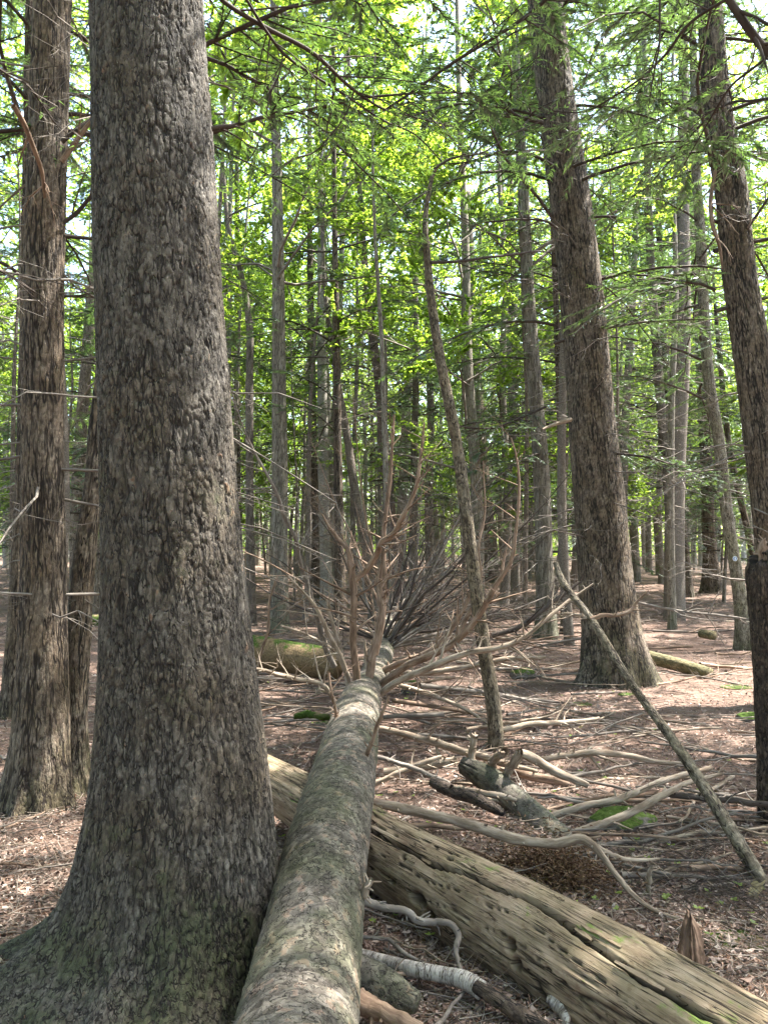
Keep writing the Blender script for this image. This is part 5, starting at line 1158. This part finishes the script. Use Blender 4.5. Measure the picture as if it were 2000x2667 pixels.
for zi, (cnt, xr, yr, L) in enumerate(zones):
    for _ in range(cnt):
        p = G(rg.uniform(*xr), rg.uniform(*yr)); m_ = STK[rg.integers(0, 14)][rg.integers(0, 3)]; s = L * rg.uniform(.35, 1.5); th = rg.uniform(.55, 1.5)
        base = rg.choice([0, math.pi]) + rg.normal() * .55
        link('stick', m_, None, label=stick_label(p, m_, s), cat='stick', group=LAB[zi][1], loc=p + [0, 0, .012 + rg.random() * (.16 if zi == 0 else .07)], rot=(rg.random() * 6.3, rg.normal() * (.14 if zi == 0 else .07), base), scale=(s, s ** .5, s ** .5))
# brush of fine dead twigs right of the long branch
def brush(px, py, n, rad, seed, label, sc=1.0):
    rg = np.random.default_rng(seed); c = G(px, py); K = 6
    a = rg.random(n) * 6.28; o_ = rg.normal(size=(n, 2)) * rad * np.array([1, .55]); L = rg.uniform(.12, .45, n) * sc; s = np.linspace(0, 1, K)
    x = c[0] + o_[:, :1] + np.cos(a)[:, None] * s * L[:, None]; y = c[1] + o_[:, 1:] + np.sin(a)[:, None] * s * L[:, None]
    z = terrain(x, y) + .015 + rg.uniform(0, .05, n)[:, None] + (rg.uniform(0, .22, n)[:, None] * s * (1.3 - s)) * L[:, None] * 2
    p = np.stack([x, y, z], -1); r = np.full((n, K), .0022 * sc) * np.linspace(1, .5, K)
    c1, r1 = kids(p, r, 5, (.1, 1), (.04 * sc, .14 * sc), (.5, 1.1), .08, 0, 4, .6, .6, rg, .3, .0009)
    link('dead_brush', mesh('dead_brush', *joinm([tubes(p, r, 3), tubes(c1, r1, 3)])), M['twig' if sc < 2 else 'paletwig'], label=label, kind='stuff')
brush(1850, 2310, 150, .38, 1, 'dense grey brush of fine dead twigs near the right edge')
brush(1290, 1760, 240, .9, 2, 'fine dead brush on the floor beneath the fallen crown')
brush(1100, 1650, 160, 1.0, 3, 'dark heap of brush around the fallen crown tip')
brush(700, 1800, 60, .5, 4, 'small dead brush right beside the huge trunk')
for k_, (px, py, n_, rd) in enumerate([(640, 1560, 130, 1.8), (900, 1545, 140, 2.0), (1250, 1590, 140, 1.6), (1500, 1600, 110, 1.8), (1700, 1600, 120, 2.0), (1850, 1620, 100, 1.4), (30, 1640, 120, 1.5), (230, 1660, 90, 1.2), (1180, 1540, 120, 2.4), (1560, 1545, 120, 3.0)]):
    brush(px, py, n_, rd, 60 + k_, 'heap of dead twigs on the far floor, %s' % ['behind the pale snag', 'behind the fallen crown', 'left of the large hemlock', 'behind the large hemlock', 'beneath the slim light brown trunk', 'by the marked tree', 'at the left edge', 'in the gap left of the huge trunk', 'beyond the sapling', 'far behind the large hemlock'][k_], 2.2)
# scattered seedlings and one yellow leaf
def seedlings():
    rg = np.random.default_rng(8); n = 170; pos, t = screen_ground(n, rg, 600, 2000, 1780, 2500); k = 5
    ctr = np.repeat(pos, k, 0); a = rg.random(n * k) * 6.28; d = np.stack([np.cos(a), np.sin(a), np.full(n * k, .25)], -1); s = np.stack([-np.sin(a), np.cos(a), 0 * a], -1)
    L = (rg.uniform(.012, .03, n * k))[:, None]; b = ctr + [0, 0, 1.] * np.repeat(rg.uniform(.03, .08, n), k)[:, None]
    v = np.stack([b, b + d * L * .5 + s * L * .35, b + d * L, b + d * L * .5 - s * L * .35], 1).reshape(-1, 3)
    link('seedlings', mesh('seedlings', v, np.arange(4 * n * k).reshape(-1, 4), {'rnd': rg.random(4 * n * k)}, smooth=False), M['mleaf'], kind='stuff', label='tiny green seedlings dotted over the floor')
seedlings()
def yellow_leaf():
    p = np.array(G(1972, 2345)) + [0, 0, .05]; a = np.linspace(0, 2 * math.pi, 20, endpoint=False); r = .036 * (1 + .22 * np.cos(5 * a) + .06 * np.cos(11 * a))
    v = np.stack([r * np.cos(a), .012 * np.cos(2 * a), r * 1.35 * np.sin(a)], -1); V = np.vstack([v, [[0, -.008, 0]], v + [0, .0012, 0], [[0, -.0068, 0]]])
    j = np.arange(20); k = (j + 1) % 20
    m = simple_mat('yellow_leaf', [(0, (.30, .22, .11)), (1, (.52, .43, .25))], 60, .7, .001, rw=.1)
    link('dead_leaf', mesh('dead_leaf', V, [np.stack([j * 0 + 20, j, k], -1), np.stack([j * 0 + 41, k + 21, j + 21], -1), np.stack([k, j, j + 21, k + 21], -1)], {'bco': V, 'rnd': np.full(42, .5)}, smooth=False), m,
         label='pale yellow dry leaf caught upright near the leaning pole', cat='leaf', loc=p, rot=(.2, .3, .3))
yellow_leaf()
if __import__('os').environ.get('STATS'):
    seen = set(); tot = 0
    for o in bpy.data.objects:
        if o.type == 'MESH' and o.data.name not in seen:
            seen.add(o.data.name); k = sum(len(p.vertices) - 2 for p in ()) ; nt_ = len(o.data.loops) - 2 * len(o.data.polygons); tot += nt_
            if nt_ > 40000: print('TRI', o.name, nt_)
    print('TOTAL', tot, 'objects', len(bpy.data.objects))
